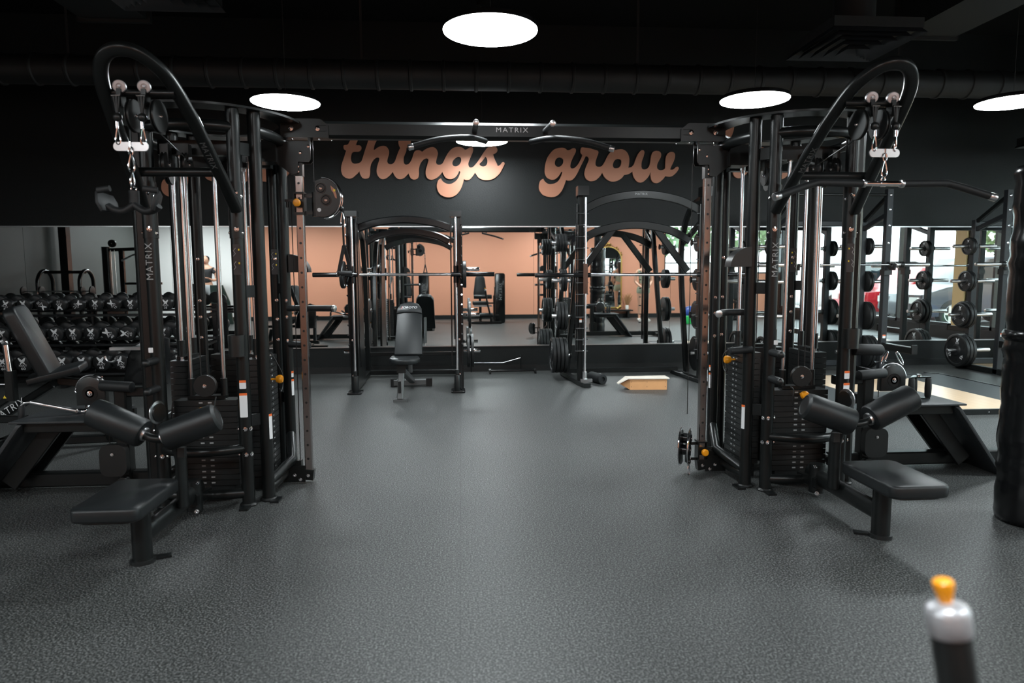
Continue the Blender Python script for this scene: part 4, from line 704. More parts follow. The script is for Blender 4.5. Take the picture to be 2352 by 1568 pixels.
    obj('housing_rim', MB().tube([(-2.31+.10*math.cos(a), 4.395, .615+.112*math.sin(a)) for a in [math.radians(10+i*14) for i in range(13)]], .005, 6), brush, ph)
    obj('housing_vent', MB().lathe((-2.31, 4.369, .615), (0, -1, 0), [(0, .046), (.002, .046), (.002, .026), (0, .026)], 24), steel2, ph)
    bolt((-2.31, 4.368, .615), (0, -1, 0), .013, ph)
    obj('foot_bar', MB().cyl((-2.04, 4.34, .655), (-2.24, 4.37, .665), .034, 18, .006), foam, t)
    obj('platform_frame', MB().rtube([(-2.15, 4.2, .445), (-2.60, 4.2, .445)], .035, .06).rtube([(-2.15, 4.6, .445), (-2.60, 4.6, .445)], .035, .06), steel, t)
    obj('row_platform', MB().prism([(-2.17, 4.14), (-2.17, 4.64), (-2.66, 4.64), (-2.66, 4.14)], .012, Matrix.Translation((0, 0, .478)), .003), matm, t, 'flat ribbed black platform')
    M = frame((-2.60, 4.39, .46), (0, 1, 0), (-.37, 0, -.50))
    obj('foot_plate', MB().prism(rrect(.50, .60, .04, 5), .022, frame((-2.765, 4.39, .232), (0, 1, 0), (-.36, 0, -.50)), .003), matm, t, 'slanted black foot plate')
    obj('foot_plate_brace', MB().rtube([(-2.50, 4.3, .42), (-2.78, 4.3, .07)], .10, .03, (0, 1, 0)).rtube([(-2.50, 4.5, .42), (-2.78, 4.5, .07)], .10, .03, (0, 1, 0)), steel, t)
    obj('row_cable', MB().cyl((-2.235, 4.42, .09), (-2.235, 4.42, .58), .003, 6), cablem, t)
    obj('row_wheel', MB().lathe((-1.725, 3.93, .575), (1, -.25, 0), [(0, .05), (.004, .066), (.010, .066), (.014, .05)], 28), brush, t)
    obj('wheel_guard', MB().lathe((-1.715, 3.928, .575), (1, -.25, 0), [(0, .052), (.012, .052)], 20), plastic, t)
    MIR[0] = False
    # lettering is never mirrored
    def X(x): return .604-x if right else x
    text('brand_lettering', 'MATRIX', .052, frame((X(-1.26 if right else -1.73), 4.0-.0382, 1.42), (0, 0, 1), (-1, 0, 0)), dimw, t, .0003, 1.15)
    a0, a1 = V((X(-1.265), 3.70, 1.95)), V((X(-1.31), 3.43, 2.215))
    d = (a1-a0).normalized(); nn = V((-.0 if right else 0, -.70, -.71))
    sd = V((-1 if right else 1, 0, 0))
    xr = d if right else -d
    a_ = (V((X(-1.25), 3.80, 1.825))+V((X(-1.295), 3.52, 2.10)))/2
    text('brand_lettering', 'MATRIX', .042, frame(a_+nn.normalized()*.0237, xr, nn.cross(xr)), fadew, t, .0003, 1.1)
    return t
tower(False); tower(True)

# ---- pull-up beam joining the towers
t = thing('pull_up_beam', 'long black pull-up beam bridging the two cable towers overhead', 'pull-up beam', (.302, 4.42, 2.23))
obj('beam', MB().rtube([(-1.0, 4.42, 2.232), (1.604, 4.42, 2.232)], .085, .105, (0, 0, 1), .22), steel, t)
for s_ in (-1, 1):
    cx = .302+s_*1.255
    jp = obj('joint_plate', MB().prism([(x*s_, y) for x, y in [(.14, -.055), (.14, .045), (.12, .058), (-.10, .058), (-.15, .02), (-.15, -.055)]][::(-1 if s_ > 0 else 1)][::-1], .105, frame((cx, 4.4725, 2.235), (1, 0, 0), (0, 0, 1))), steel, t)
    for dx in (-.085, .075):
        bolt((cx+s_*dx, 4.366, 2.235), (0, -1, 0), .0125, jp)
        obj('slot_edge', MB().tube([(cx+s_*dx-.05*(-1 if dx*s_ > 0 else 1)*1, 4.3665, 2.252), (cx+s_*dx, 4.3665, 2.252)], .0015, 4).tube([(cx+s_*dx-.05*(-1 if dx*s_ > 0 else 1), 4.3665, 2.218), (cx+s_*dx, 4.3665, 2.218)], .0015, 4), plastic, jp)
        bolt((cx+s_*dx, 4.40, 2.176), (0, 0, -1), .009, jp)
for x in (.094, .535):
    g = obj('neutral_grip', MB().cyl((x, 4.38, 2.235), (x, 4.02, 2.205), .016, 16), foam, t)
    obj('grip_cap', MB().cyl((x, 4.02, 2.205), (x, 3.995, 2.2025), .0175, 18, .003), brush, g)
wd = [(-.265, 4.02, 2.07), (-.12, 4.05, 2.115), (.05, 4.16, 2.15), (.16, 4.36, 2.165)]
for s_ in (0, 1):
    P = [V((.604-p[0] if s_ else p[0], p[1], p[2])) for p in wd]
    g = obj('angled_grip', MB().tube(smooth([P[0]]+P[1:], 4), .017, 14), foam, t)
    d = (P[0]-P[1]).normalized(); obj('grip_cap', MB().cyl(P[0], P[0]+d*.03, .018, 18, .003), brush, g)
text('brand_lettering', 'MATRIX', .042, frame((.327, 4.3768, 2.238), (1, 0, 0), (0, 0, 1)), white, t, .0003, 1.25, 0, 1.15)
# ================================================================== cable attachments
def hang_set(xs, ytop, zt, label_side):
    """two snap hooks, spreader plate and lower hook: its own thing, hung from the arm"""
    xc = sum(xs)/2
    t = thing('cable_spreader', 'chrome spreader plate on two snap hooks hanging from the %s pulldown arm' % label_side, 'cable attachment', (xc, ytop, zt-.10))
    for x in xs:
        obj('swivel', MB().cyl((x, ytop, zt-.03), (x, ytop, zt), .010, 12), chrome, t)
        obj('snap_hook', carabiner((x, ytop, zt-.02), .082, None, (1, 0, 0) if x == xs[0] else (.8, .6, 0), .013), chrome, t)
    obj('spreader_bar', MB().prism(rrect(xs[1]-xs[0]+.046, .040, .018, 6), .006, frame((xc, ytop+.003, zt-.110), (1, 0, 0), (0, 0, 1))), brush, t)
    obj('eye_link', MB().tube([(xc+.009*math.cos(a), ytop-.006, zt-.132+.02*math.sin(a)) for a in [i*math.pi/8 for i in range(16)]], .004, 8, True).cyl((xc, ytop-.004, zt-.115), (xc, ytop-.004, zt-.09), .006, 8), chrome, t)
    obj('snap_hook', carabiner((xc, ytop-.006, zt-.145), .082, None, (1, 0, 0), .016), chrome, t)
    return xc, zt-.225
hy = 3.34
xc, zb = hang_set((-1.565, -1.455), hy, 2.046, 'left')
# v-shaped close grip handle
t = thing('close_grip_handle', 'black rubber close-grip pulldown handle hanging from the left arm', 'pulldown handle', (xc, hy, zb-.09))
obj('snap_hook', carabiner((xc, hy-.008, zb+.004), .075, None, (.3, 1, 0), .014), chrome, t)
obj('handle_ring', MB().tube([(xc+.012*math.cos(a), hy, zb-.078+.012*math.sin(a)) for a in [i*math.pi/8 for i in range(16)]], .0035, 8, True), chrome, t)
body = MB().otube(smooth([(xc, hy, zb-.085), (xc, hy, zb-.12), (xc, hy, zb-.155)], 3), .024, .014, (0, 1, 0))
obj('handle_stem', body, foam, t)
for s_ in (-1, 1):
    obj('handle_yoke', MB().otube(smooth([(xc, hy, zb-.150), (xc+s_*.045, hy-.005, zb-.178), (xc+s_*.085, hy-.01, zb-.175), (xc+s_*.115, hy-.015, zb-.155)], 5), .017, .022, (0, 1, 0)), foam, t)
    c = V((xc+s_*.122, hy-.01, zb-.135))
    out = [(-.055, -.045), (.05, -.05), (.065, -.01), (.045, .045), (-.05, .035), (-.065, 0)]
    obj('hand_paddle', MB().prism([(x, y) for x, y in out], .016, frame(c+V((-.008*s_, 0, 0)), (.25*s_, -1, 0.05), (-.35*s_*-1, 0, 1)), .004).otube([c+V((s_*.01, -.05, .045)), c+V((-s_*.05, -.06, .052))], .01, .014, (0, 0, 1)), foam, t)
xc2, zb2 = hang_set((.604+1.455, .604+1.565), hy, 2.046, 'right')
t = thing('lat_pulldown_bar', 'wide bent lat pulldown bar with rubber grips hanging from the right arm', 'pulldown bar', (xc2, hy, zb2-.03))
zc = zb2-.035
obj('bar_core', MB().cyl((xc2-.10, hy, zc), (xc2+.10, hy, zc), .0125, 16), chrome, t)
obj('bar_eye', MB().tube([(xc2+.010*math.cos(a), hy, zc+.022+.016*math.sin(a)) for a in [i*math.pi/8 for i in range(16)]], .004, 8, True).cyl((xc2-.014, hy, zc), (xc2+.014, hy, zc), .016, 14), chrome, t)
for s_ in (-1, 1):
    P = smooth([(xc2+s_*.10, hy, zc), (xc2+s_*.30, hy, zc+.003), (xc2+s_*.365, hy, zc-.003), (xc2+s_*.545, hy-.03, zc-.062)], 5)
    g = obj('bar_grip', MB().tube(P, .0185, 16), foam, t)
    e = P[-1]; d = (P[-1]-P[-2]).normalized()
    obj('end_cap', MB().cyl(e, e+d*.035, .0195, 20, .003), brush, g)
    obj('grip_collar', MB().cyl((xc2+s_*.092, hy, zc), (xc2+s_*.108, hy, zc), .0205, 18, .003), brush, g)
# triceps strap on the left adjustable pulley
sx0, sz0 = -1.0+.10+.158, 1.735
t = thing('ankle_strap', 'black strap handle hanging from the raised pulley of the left tower', 'cable handle', (sx0, 4.42, sz0-.32))
obj('snap_hook', carabiner((sx0, 4.42, sz0), .085, None, (1, 0, 0), .014), chrome, t)
obj('cable_stop', MB().ball((sx0-.006, 4.42, sz0+.02), .016), plastic, t)
obj('strap', MB().rtube([(sx0+.002, 4.42, sz0-.078), (sx0+.004, 4.42, sz0-.22)], .012, .006, (0, 1, 0)), blackc, t)
for s_ in (-1, 1): obj('strap', MB().rtube([(sx0+.004, 4.42, sz0-.21), (sx0+.006+s_*.035, 4.42+s_*.02, sz0-.375)], .022, .005, (0, 1, 0)), blackc, t)
obj('hand_grip', MB().cyl((sx0-.035, 4.40, sz0-.385), (sx0+.045, 4.44, sz0-.385), .016, 14, .003), foam, t)
for s_ in (-1, 1): obj('strap_ring', MB().tube([(sx0+.006+s_*.036+.014*math.cos(a), 4.42+s_*.02, sz0-.385+.017*math.sin(a)) for a in [i*math.pi/7 for i in range(14)]], .003, 6, True), chrome, t)
# hook hanging on the right tower's low pulley
bx, bz = 1.487, .075
t = thing('snap_hook', 'small chrome snap hook dangling from the low pulley of the right tower', 'snap hook', (bx, 4.32, bz-.065))
obj('hook_loop', carabiner((bx, 4.32, bz+.01), .075, None, (.8, .5, 0), .012), chrome, t)
obj('cable_stop', MB().ball((bx, 4.32, bz+.025), .013), plastic, t)
# chrome close-grip row handle lying on the left row platform
t = thing('row_handle', 'shiny chrome close-grip rowing handle lying on the left tower platform', 'cable handle', (-2.38, 4.40, .492))
for a_, b_ in ((( -2.64, 4.33, .575), (-2.39, 4.36, .508)), ((-2.42, 4.62, .60), (-2.36, 4.42, .512))):
    obj('handle_tube', MB().cyl(a_, b_, .014, 14, .002), brush, t)
obj('handle_elbow', MB().tube(smooth([(-2.64, 4.33, .575), (-2.67, 4.33, .572), (-2.695, 4.33, .555)], 3), .011, 10), chrome, t)
obj('handle_frame', MB().tube(smooth([(-2.39, 4.36, .508), (-2.37, 4.38, .502), (-2.34, 4.38, .506), (-2.31, 4.39, .525)], 4), .015, 10).tube([(-2.34, 4.38, .506), (-2.26, 4.40, .60)], .006, 8), chrome, t)
obj('hanging_grip', MB().cyl((-2.695, 4.33, .555), (-2.70, 4.325, .46), .018, 12, .004), foam, t)
t = thing('snap_hook', 'chrome snap hooks on a short cable beside the left row pulley', 'snap hook', (-2.30, 4.40, .63))
obj('cable_sleeve', MB().cyl((-2.385, 4.40, .625), (-2.345, 4.40, .655), .009, 10).cyl((-2.335, 4.40, .662), (-2.31, 4.40, .68), .009, 10), brush, t)
obj('hook_loop', MB().tube([(-2.39, 4.39, .60), (-2.41, 4.39, .63), (-2.37, 4.39, .675), (-2.30, 4.39, .715), (-2.27, 4.39, .72)], .004, 6).tube([(-2.26, 4.40, .60), (-2.385, 4.40, .62)], .005, 6), chrome, t)
obj('shackle', MB().tube([(-2.27+.03*math.cos(a), 4.39, .715+.012*math.sin(a)) for a in [i*math.pi/6 for i in range(12)]], .005, 6, True), chrome, t)
# double grip handle on the right platform
hx, hy_ = 3.065, 4.34
t = thing('double_grip_handle', 'black triangular double-grip row handle standing on the right tower platform', 'cable handle', (hx, hy_, .49))
gp = ((hx-.06, hy_-.02), (hx+.005, hy_+.05), (hx+.065, hy_-.01))
for (x, y) in gp: obj('grip_tube', MB().lathe((x, y, .50), (0, 0, 1), [(0, .015), (.01, .020), (.065, .022), (.125, .020), (.135, .015)], 16), foam, t)
for z in (.491, .634):
    obj('end_bracket', MB().prism([(x+(x-hx)*.25, y+(y-hy_)*.3) for x, y in gp], .008, Matrix.Translation((0, 0, z))), steel2, t)
obj('center_bolt', MB().cyl((hx+.01, hy_+.01, .642), (hx+.01, hy_+.01, .656), .014, 10), chrome, t)
t = thing('snap_hook', 'two chrome snap hooks standing on top of the right row pulley housing', 'snap hook', (2.90, 4.42, .735))
for (x, y, a) in ((2.87, 4.42, .5), (2.965, 4.40, -.6)):
    c = V((x, y, .76)); obj('hook_loop', MB().tube([c+V((math.sin(q)*.012+math.cos(q)*a*.04, 0, math.cos(q)*.045)) for q in [i*math.pi/8 for i in range(16)]], .0045, 6, True), chrome, t)
obj('hook_link', MB().tube([(2.80, 4.42, .735), (2.86, 4.42, .735), (2.96, 4.41, .725)], .005, 6), chrome, t)

# ================================================================== weight plates
LOGO = [[(-.5, .42), (-.36, .5), (0, .16), (.0, -.10), (-.16, -.1), (-.30, -.02)], [(.5, .42), (.36, .5), (0, .16), (.0, -.10), (.16, -.1), (.30, -.02)], [(-.13, -.10), (0, -.04), (0, -.22), (-.36, -.5), (-.26, -.2)], [(.13, -.10), (0, -.04), (0, -.22), (.36, -.5), (.26, -.2)]]
def logo(name, c, s, x, y, parent, m=white):
    x = V(x).normalized(); y = V(y).normalized(); c = V(c); mb = MB()
    for k, pg in enumerate(LOGO):
        vs = [c+x*(p[0]*s)+y*(p[1]*s) for p in pg]
        if k in (1, 2): vs = vs[::-1]
        mb.add(vs, [tuple(range(len(vs)))][::1])
    return obj(name, mb, m, parent, flat=True)
def wplate(c, r, th, num, ax, parent=None, spin=0, label='', group=None, detail=True):
    """olympic plate, axis ax pointing at its printed face"""
    c = V(c); a = V(ax).normalized()
    t = thing('weight_plate', label, 'weight plate', c, group)
    obj('plate_body', MB().lathe(c-a*th/2, a, [(0, r*.96), (th*.12, r), (th*.88, r), (th, r*.96), (th, r*.84), (th*.72, r*.80), (th*.72, r*.36), (th, r*.30), (th, .0265), (th*.3, .0265), (0, .0265)], 36), iron, t)
    if detail:
        u = V((0, 0, 1)); u = (u-a*a.dot(u)).normalized(); w_ = u.cross(a).normalized()
        u, w_ = u*math.cos(spin)+w_*math.sin(spin), w_*math.cos(spin)-u*math.sin(spin)
        f = c+a*(th*.24)
        logo('logo_mark', f+u*r*.60+a*.001, r*.30, w_, u, t)
        if r > .12:
            text('logo_word', 'XULT', r*.12, frame(f+u*r*.42+a*.001, w_, u), white, t, .0003)
        for an in (125, -125):
            d_ = u*math.cos(math.radians(an))+w_*math.sin(math.radians(an))
            tt = a.cross(d_)
            text('plate_number', num, r*.30, frame(f+d_*r*.60+a*.001, -tt if tt.dot(w_) < 0 else -tt, d_), white, t, .0003)
        for an in (60, 180, 300):
            d_ = u*math.cos(math.radians(an))+w_*math.sin(math.radians(an))
            obj('hand_slot', MB().lathe(f+d_*r*.58-a*.001, a, [(0, r*.14), (.0016, r*.14)], 16), plastic, t)
    return t
def peg(p, d, L, parent, m=chrome, r=.024, name='storage_peg'):
    p = V(p); d = V(d)
    o = obj(name, MB().cyl(p, p+d*L, r, 18, .003), m, parent)
    obj('peg_flange', MB().cyl(p, p+d*.012, r*1.7, 18), steel, o); return o

# ================================================================== left smith machine
def smith_left():
    t = thing('smith_machine', 'left black smith machine with arched top, behind the grey incline bench', 'smith machine', (-.64, 8.1, 0))
    for s_, x in ((-1, -1.20), (1, -.06)):
        obj('front_upright', MB().rtube([(x+s_*.03, 7.80, .03), (x+s_*.03, 7.80, 2.0)], .05, .11, (0, 1, 0), .15), steel2, t)
        obj('guide_rod', MB().cyl((x, 7.70, .26), (x, 7.70, 2.0), .0155, 16), rodm, t)
        ra = obj('catch_rail', MB().bb((x-.062, 7.71, .30), (x-.047, 7.76, 2.0)).bb((x+.062, 7.71, .30), (x+.05, 7.76, 2.0)), steel2, t)
        for k in range(13):
            z = .55+k*.11; hp = MB().cyl((x+(-.062 if s_ < 0 else .062), 7.71, z), (x+(-.062 if s_ < 0 else .062), 7.675, z+.01), .008, 8)
            obj('catch_pin', hp, chrome, ra)
        obj('base_bumper', MB().cyl((x, 7.70, .02), (x, 7.70, .20), .034, 18, .004).cyl((x, 7.70, .21), (x, 7.70, .26), .024, 16), plastic, t)
        obj('base_foot', MB().prism(rrect(.16, .22, .03, 4), .022, Matrix.Translation((x+s_*.01, 7.74, 0)), .004), steel2, t)
        obj('top_bracket', MB().bb((x-.065, 7.67, 1.97), (x+.065, 7.84, 2.03)), steel2, t)
        obj('side_panel', MB().prism([(7.83, .02), (8.42, .02), (8.34, 1.0), (8.15, 1.78), (7.86, 1.96)], .03, frame((x+s_*.03+.015, 0, 0), (0, 1, 0), (0, 0, 1))), steel, t)
        obj('rear_post', MB().rtube([(x+s_*.02, 8.95, .03), (x+s_*.02, 8.85, 1.3), (x+s_*.01, 8.6, 1.78), (x, 8.2, 1.87)], .055, .075, (0, 1, 0)), steel, t)
        obj('side_base', MB().rtube([(x+s_*.02, 7.8, .06), (x+s_*.02, 9.0, .06)], .06, .07), steel, t)
        for z in (1.40, .82, .36):
            peg((x+s_*.05, 8.72, z), (s_, 0, 0), .24, t, chrome, .024)
        for z in (.2, .6): bolt((x+s_*.03, 7.744, z), (0, -1, 0), .009, t)
    P = [(-1.14, 7.84, 1.87)]+[(-.63+.52*math.cos(a), 7.84, 1.80+.155*math.sin(a)) for a in [math.radians(160-14*i) for i in range(11)]]+[(-.12, 7.84, 1.87)]
    obj('top_arch', MB().rtube(smooth([(-1.15, 7.84, 1.85), (-.95, 7.84, 1.915), (-.63, 7.84, 1.95), (-.31, 7.84, 1.915), (-.11, 7.84, 1.85)], 6), .085, .06, (0, 1, 0), .2), steel2, t)
    obj('rear_arch', MB().rtube(smooth([(-1.12, 8.3, 1.72), (-.95, 8.3, 1.80), (-.63, 8.3, 1.85), (-.31, 8.3, 1.80), (-.14, 8.3, 1.72)], 6), .08, .05, (0, 1, 0), .2), steel2, t)
    obj('rear_crossbar', MB().rtube([(-1.2, 8.95, .30), (-.06, 8.95, .30)], .04, .05), steel, t)
    obj('front_base_bar', MB().rtube([(-1.2, 8.95, .06), (-.06, 8.95, .06)], .06, .06), steel, t)
    b = obj('smith_bar', MB().cyl((-1.12, 7.68, 1.335), (-.12, 7.68, 1.335), .0145, 16), rodm, t)
    for s_, x in ((-1, -1.20), (1, -.06)):
        obj('bar_carriage', MB().cyl((x, 7.70, 1.24), (x, 7.70, 1.43), .028, 18).cyl((x-.05, 7.68, 1.335), (x+.05, 7.68, 1.335), .026, 16), steel2, b)
        obj('bar_hook', MB().rtube([(x-s_*-.03, 7.69, 1.34), (x+s_*.06, 7.66, 1.26), (x+s_*.06, 7.70, 1.21)], .012, .02), steel2, b)
        obj('bar_sleeve', MB().cyl((x+s_*.06, 7.68, 1.335), (x+s_*.43, 7.68, 1.335), .025, 18, .003), steel2, b)
    return t
smith_left()
wplate((.035, 7.68, 1.335), .15, .04, '10', (1, 0, 0), label='small black plate on the right sleeve of the left smith bar', spin=.5)
wplate((-1.30, 7.68, 1.335), .15, .04, '10', (-1, 0, 0), label='small black plate on the left sleeve of the left smith bar', spin=.9)
G = 'spare plates on the left smith machine'
for (x, z, r, lab) in ((.10, .82, .17, 'middle right peg'), (.08, .36, .215, 'lower right peg'), (.13, .36, .215, 'lower right peg, outer of two'), (-1.32, .82, .17, 'middle left peg'), (-1.31, .36, .215, 'lower left peg'), (-1.36, .36, .215, 'lower left peg, outer of two')):
    wplate((x, 8.72, z), r, .035, '25' if r < .2 else '45', (1 if x > 0 else -1, 0, 0), label='black plate on the %s of the left smith machine' % lab, group=G, spin=x*3)

# ================================================================== right smith machine
def smith_right():
    t = thing('smith_machine', 'right black smith machine with double arch and cross braces, left of the pale box', 'smith machine', (2.14, 8.4, 0))
    for s_, x in ((-1, 1.42), (1, 2.90)):
        yf = 8.02
        obj('guide_rod', MB().cyl((x+.035, yf-.03, .16), (x+.035, yf-.03, 2.22), .0155, 16), rodm, t)
        obj('front_upright', MB().rtube([(x-.01, yf+.05, .05), (x-.01, yf+.05, 2.30)], .06, .08, (0, 1, 0)), steel, t)
        rl = obj('catch_rail', MB().bb((x-.07, yf+.0, .3), (x-.055, yf+.06, 2.15)), steel2, t)
        for k in range(13):
            z = .42+k*.135; obj('catch_pin', MB().cyl((x-.075, yf-.01, z), (x+.075 if s_ < 0 else x-.11, yf-.01, z), .0065, 8), chrome, rl)
        obj('top_box', MB().bb((x-.06, yf-.06, 2.24), (x+.07, yf+.10, 2.35)), steel2, t)
        obj('rear_upright', MB().rtube(smooth([(x-s_*-.06, 8.78, .04), (x+s_*-.04, 8.74, 1.2), (x-s_*.07, 8.66, 1.75), (x-s_*.04, 8.45, 2.12), (x-.01, 8.1, 2.22)], 5), .06, .085, (0, 1, 0), .2), steel, t)
        obj('side_base', MB().rtube([(x-.03*1-.06, 8.86, .03), (x-.0, 8.02, .03), (x+.04, 7.84, .03)], .09, .05), steel, t)
        obj('side_rail', MB().rtube([(x-.02, 8.1, 1.95), (x-s_*.06, 8.7, 1.7)], .05, .06), steel, t)
        obj('rod_base', MB().cyl((x+.035, yf-.03, .05), (x+.035, yf-.03, .17), .028, 16).bb((x-.02, yf-.08, .055), (x+.12, yf-.02, .085)), brush, t)
        decal('instruction_label', (x-.01, yf+.0085, .78), .03, .045, (0, -1, 0), (0, 0, 1), white, t)
        decal('label_header', (x-.01, yf+.0075, .795), .03, .014, (0, -1, 0), (0, 0, 1), ored, t, .0006)
        for z in (1.72, 1.25, .80, .30):
            peg((x+s_*.03, 8.60, z), (s_, 0, 0), .25, t, brush, .024)
    def archp(z0, zt, y, x0, x1): return smooth([(x0, y, z0), (x0+(x1-x0)*.2, y, z0+(zt-z0)*.68), ((x0+x1)/2, y, zt), (x1-(x1-x0)*.2, y, z0+(zt-z0)*.68), (x1, y, z0)], 7)
    a = obj('top_arch', MB().rtube(archp(2.07, 2.265, 8.08, 1.42, 2.87), .095, .05, (0, 1, 0), .15), steel, t)
    text('brand_lettering', 'MATRIX', .036, frame((2.13, 8.053, 2.268), (1, 0, 0), (0, 0, 1)), dimw, a, .0003, 1.2)
    obj('rear_arch', MB().rtube(archp(1.74, 1.935, 8.45, 1.46, 2.86), .095, .05, (0, 1, 0), .15), steel, t)
    for s_ in (-1, 1):
        obj('diagonal_brace', MB().rtube([(2.16+s_*.26, 8.46, 1.90), (2.16+s_*.68, 8.46, 1.36)], .085, .05, (0, 1, 0), .15), steel, t)
    obj('rear_base_bar', MB().rtube([(1.36, 8.85, .06), (2.86, 8.85, .06)], .05, .06), steel, t)
    b = obj('smith_bar', MB().cyl((1.42, 8.0, 1.318), (2.92, 8.0, 1.318), .0145, 16), rodm, t)
    for s_, x in ((-1, 1.42), (1, 2.90)):
        obj('bar_carriage', MB().bb((x+.008, 7.965, 1.10), (x+.062, 8.02, 1.45)), colmet, b)
        obj('bar_carriage_block', MB().cyl((x-.10, 8.0, 1.318), (x+.10, 8.0, 1.318), .028, 16), steel2, b)
        obj('bar_sleeve', MB().cyl((x+s_*.09, 8.0, 1.318), (x+s_*.56, 8.0, 1.318), .025, 18, .003), steel2, b)
    return t
smith_right()
def stack(x0, y, z, s_, items, where, group, spin0=0):
    x = x0
    for i, (r, th, num) in enumerate(items):
        nm = ['innermost', 'second', 'third', 'outermost'][i if i < len(items)-1 else 3] if len(items) > 1 else 'only'
        x += s_*(th/2+.002)
        wplate((x, y, z), r, th, num, (s_, 0, 0), label='%s black plate %s' % (nm, where), group=group, spin=spin0+i*.8 if i < len(items)-1 else .12*math.sin(z*9), detail=(i == len(items)-1))
        x += s_*(th/2+.002)
GR = 'plates stored on the right smith machine'
stack(1.325, 8.60, 1.72, -1, [(.115, .032, '10')]*4, 'on the top left peg of the right smith machine', GR)
stack(1.325, 8.60, 1.25, -1, [(.14, .035, '10')]*2, 'on the second left peg of the right smith machine', GR)
stack(1.325, 8.60, .80, -1, [(.18, .04, '25')]*3, 'on the third left peg of the right smith machine', GR)
stack(1.325, 8.60, .30, -1, [(.225, .045, '45')]*4, 'on the lowest left peg of the right smith machine', GR)
stack(2.995, 8.60, 1.72, 1, [(.115, .03, '5')]*2, 'on the top right peg of the right smith machine', GR)
stack(2.995, 8.60, 1.25, 1, [(.14, .035, '10')]*2, 'on the second right peg of the right smith machine', GR)
stack(2.995, 8.60, .80, 1, [(.18, .04, '25')]*2, 'on the third right peg of the right smith machine', GR)
stack(2.995, 8.60, .30, 1, [(.225, .045, '45')]*2, 'on the lowest right peg of the right smith machine', GR)

# ================================================================== incline bench
t = thing('incline_bench', 'black padded incline bench on silver frame in front of the left smith machine', 'weight bench', (-.64, 7.6, 0))
bk = V((-.60, 7.42, .46)); tp = V((-.565, 7.74, 1.00)); u_ = (tp-bk); L = u_.length; u_.normalize()
M = frame((bk+tp)/2+V((0, 0, 0)), (1, 0, 0), u_)
shape = [(-.15, -L/2), (.15, -L/2), (.142, L/2-.14), (.135, L/2-.07), (.10, L/2-.015), (.05, L/2), (-.05, L/2), (-.10, L/2-.015), (-.135, L/2-.07), (-.142, L/2-.14)]
back = obj('back_pad', MB().prism(shape, .06, M @ Matrix.Translation((0, 0, -.03)), .014), vinyl, t, 'tapered black back pad', ang=60)
hd = [(x, y) for x, y in [(-.142, L/2-.135), (-.07, L/2-.12), (.07, L/2-.12), (.142, L/2-.135), (.135, L/2-.07), (.10, L/2-.015), (.05, L/2+.002), (-.05, L/2+.002), (-.10, L/2-.015), (-.135, L/2-.07)]]
obj('headrest', MB().prism(hd, .03, M @ Matrix.Translation((0, 0, .014)), .01), vinyl, back, ang=60)
text('brand_lettering', 'JOROTO', .036, M @ Matrix.Translation((0, L/2-.062, .0455)), white, back, .0004, 1.0, .25, 1.2)
text('brand_accent', 'J', .036, M @ Matrix.Translation((-.083, L/2-.062, .0462)), red_m, back, .0004, 1.0, .25, 1.2)
seat_out = [(-.14, .14), (.14, .14), (.165, -.02), (.13, -.12), (.05, -.155), (-.05, -.155), (-.13, -.12), (-.165, -.02)]
obj('seat_pad', MB().prism(seat_out, .055, frame((-.615, 7.30, .40), (1, .05, 0), (-.05, 1, .06)), .014), vinyl, t, ang=60)
obj('front_leg', MB().rtube([(-.66, 7.18, .03), (-.645, 7.26, .34)], .062, .062, (1, 0, 0)), silver, t)
obj('front_foot', MB().bb((-.73, 7.15, 0), (-.59, 7.22, .028)), silver, t)
obj('leg_slot', MB().bb((-.675, 7.150, .10), (-.645, 7.165, .22)), plastic, t)
obj('slot_cover', MB().bb((-.69, 7.21, .30), (-.60, 7.225, .39)), plastic, t)
obj('spine_tube', MB().rtube([(-.645, 7.24, .33), (-.60, 8.10, .08)], .06, .07, (1, 0, 0)), silver, t)
obj('support_tube', MB().rtube([(-.60, 7.5, .45), (-.585, 7.62, .62), (-.585, 7.70, .24)], .045, .045, (1, 0, 0)), silver, t)
obj('rear_foot', MB().rtube([(-.82, 8.15, .05), (-.40, 8.18, .05)], .075, .075), silver, t)
for x in (-.82, -.40): obj('foot_cap', MB().box((x, 8.165 + .01*(x > -.6), .05), (.07, .085, .09)), plastic, t)

# ================================================================== small floor items
t = thing('slant_step_box', 'pale wooden wedge box on the floor in front of the right smith machine', 'wooden box', (2.12, 7.74, 0))
obj('box_body', MB().add([(1.925, 7.66, 0), (2.35, 7.63, 0), (2.36, 7.80, 0), (1.93, 7.80, 0), (1.925, 7.66, .125), (2.35, 7.63, .125), (2.36, 7.80, .125), (1.93, 7.80, .125)], [(0, 3, 2, 1), (4, 5, 6, 7), (0, 1, 5, 4), (1, 2, 6, 5), (2, 3, 7, 6), (3, 0, 4, 7)]), wood, t, flat=True)
obj('top_board', MB().add([(1.90, 7.645, .126), (2.375, 7.615, .126), (2.38, 7.815, .126), (1.90, 7.815, .126), (1.90, 7.645, .138), (2.375, 7.615, .138), (2.38, 7.815, .138), (1.90, 7.815, .138)], [(0, 3, 2, 1), (4, 5, 6, 7), (0, 1, 5, 4), (1, 2, 6, 5), (2, 3, 7, 6), (3, 0, 4, 7)]), woodw, t, flat=True)
obj('ramp_board', MB().add([(1.80, 7.72, .055), (1.90, 7.645, .128), (1.90, 7.815, .128), (1.80, 7.79, .055), (1.80, 7.72, .067), (1.905, 7.645, .139), (1.905, 7.815, .139), (1.80, 7.79, .067)], [(0, 1, 2, 3), (4, 7, 6, 5), (0, 4, 5, 1), (3, 2, 6, 7), (0, 3, 7, 4), (1, 5, 6, 2)]), woodw, t, flat=True)
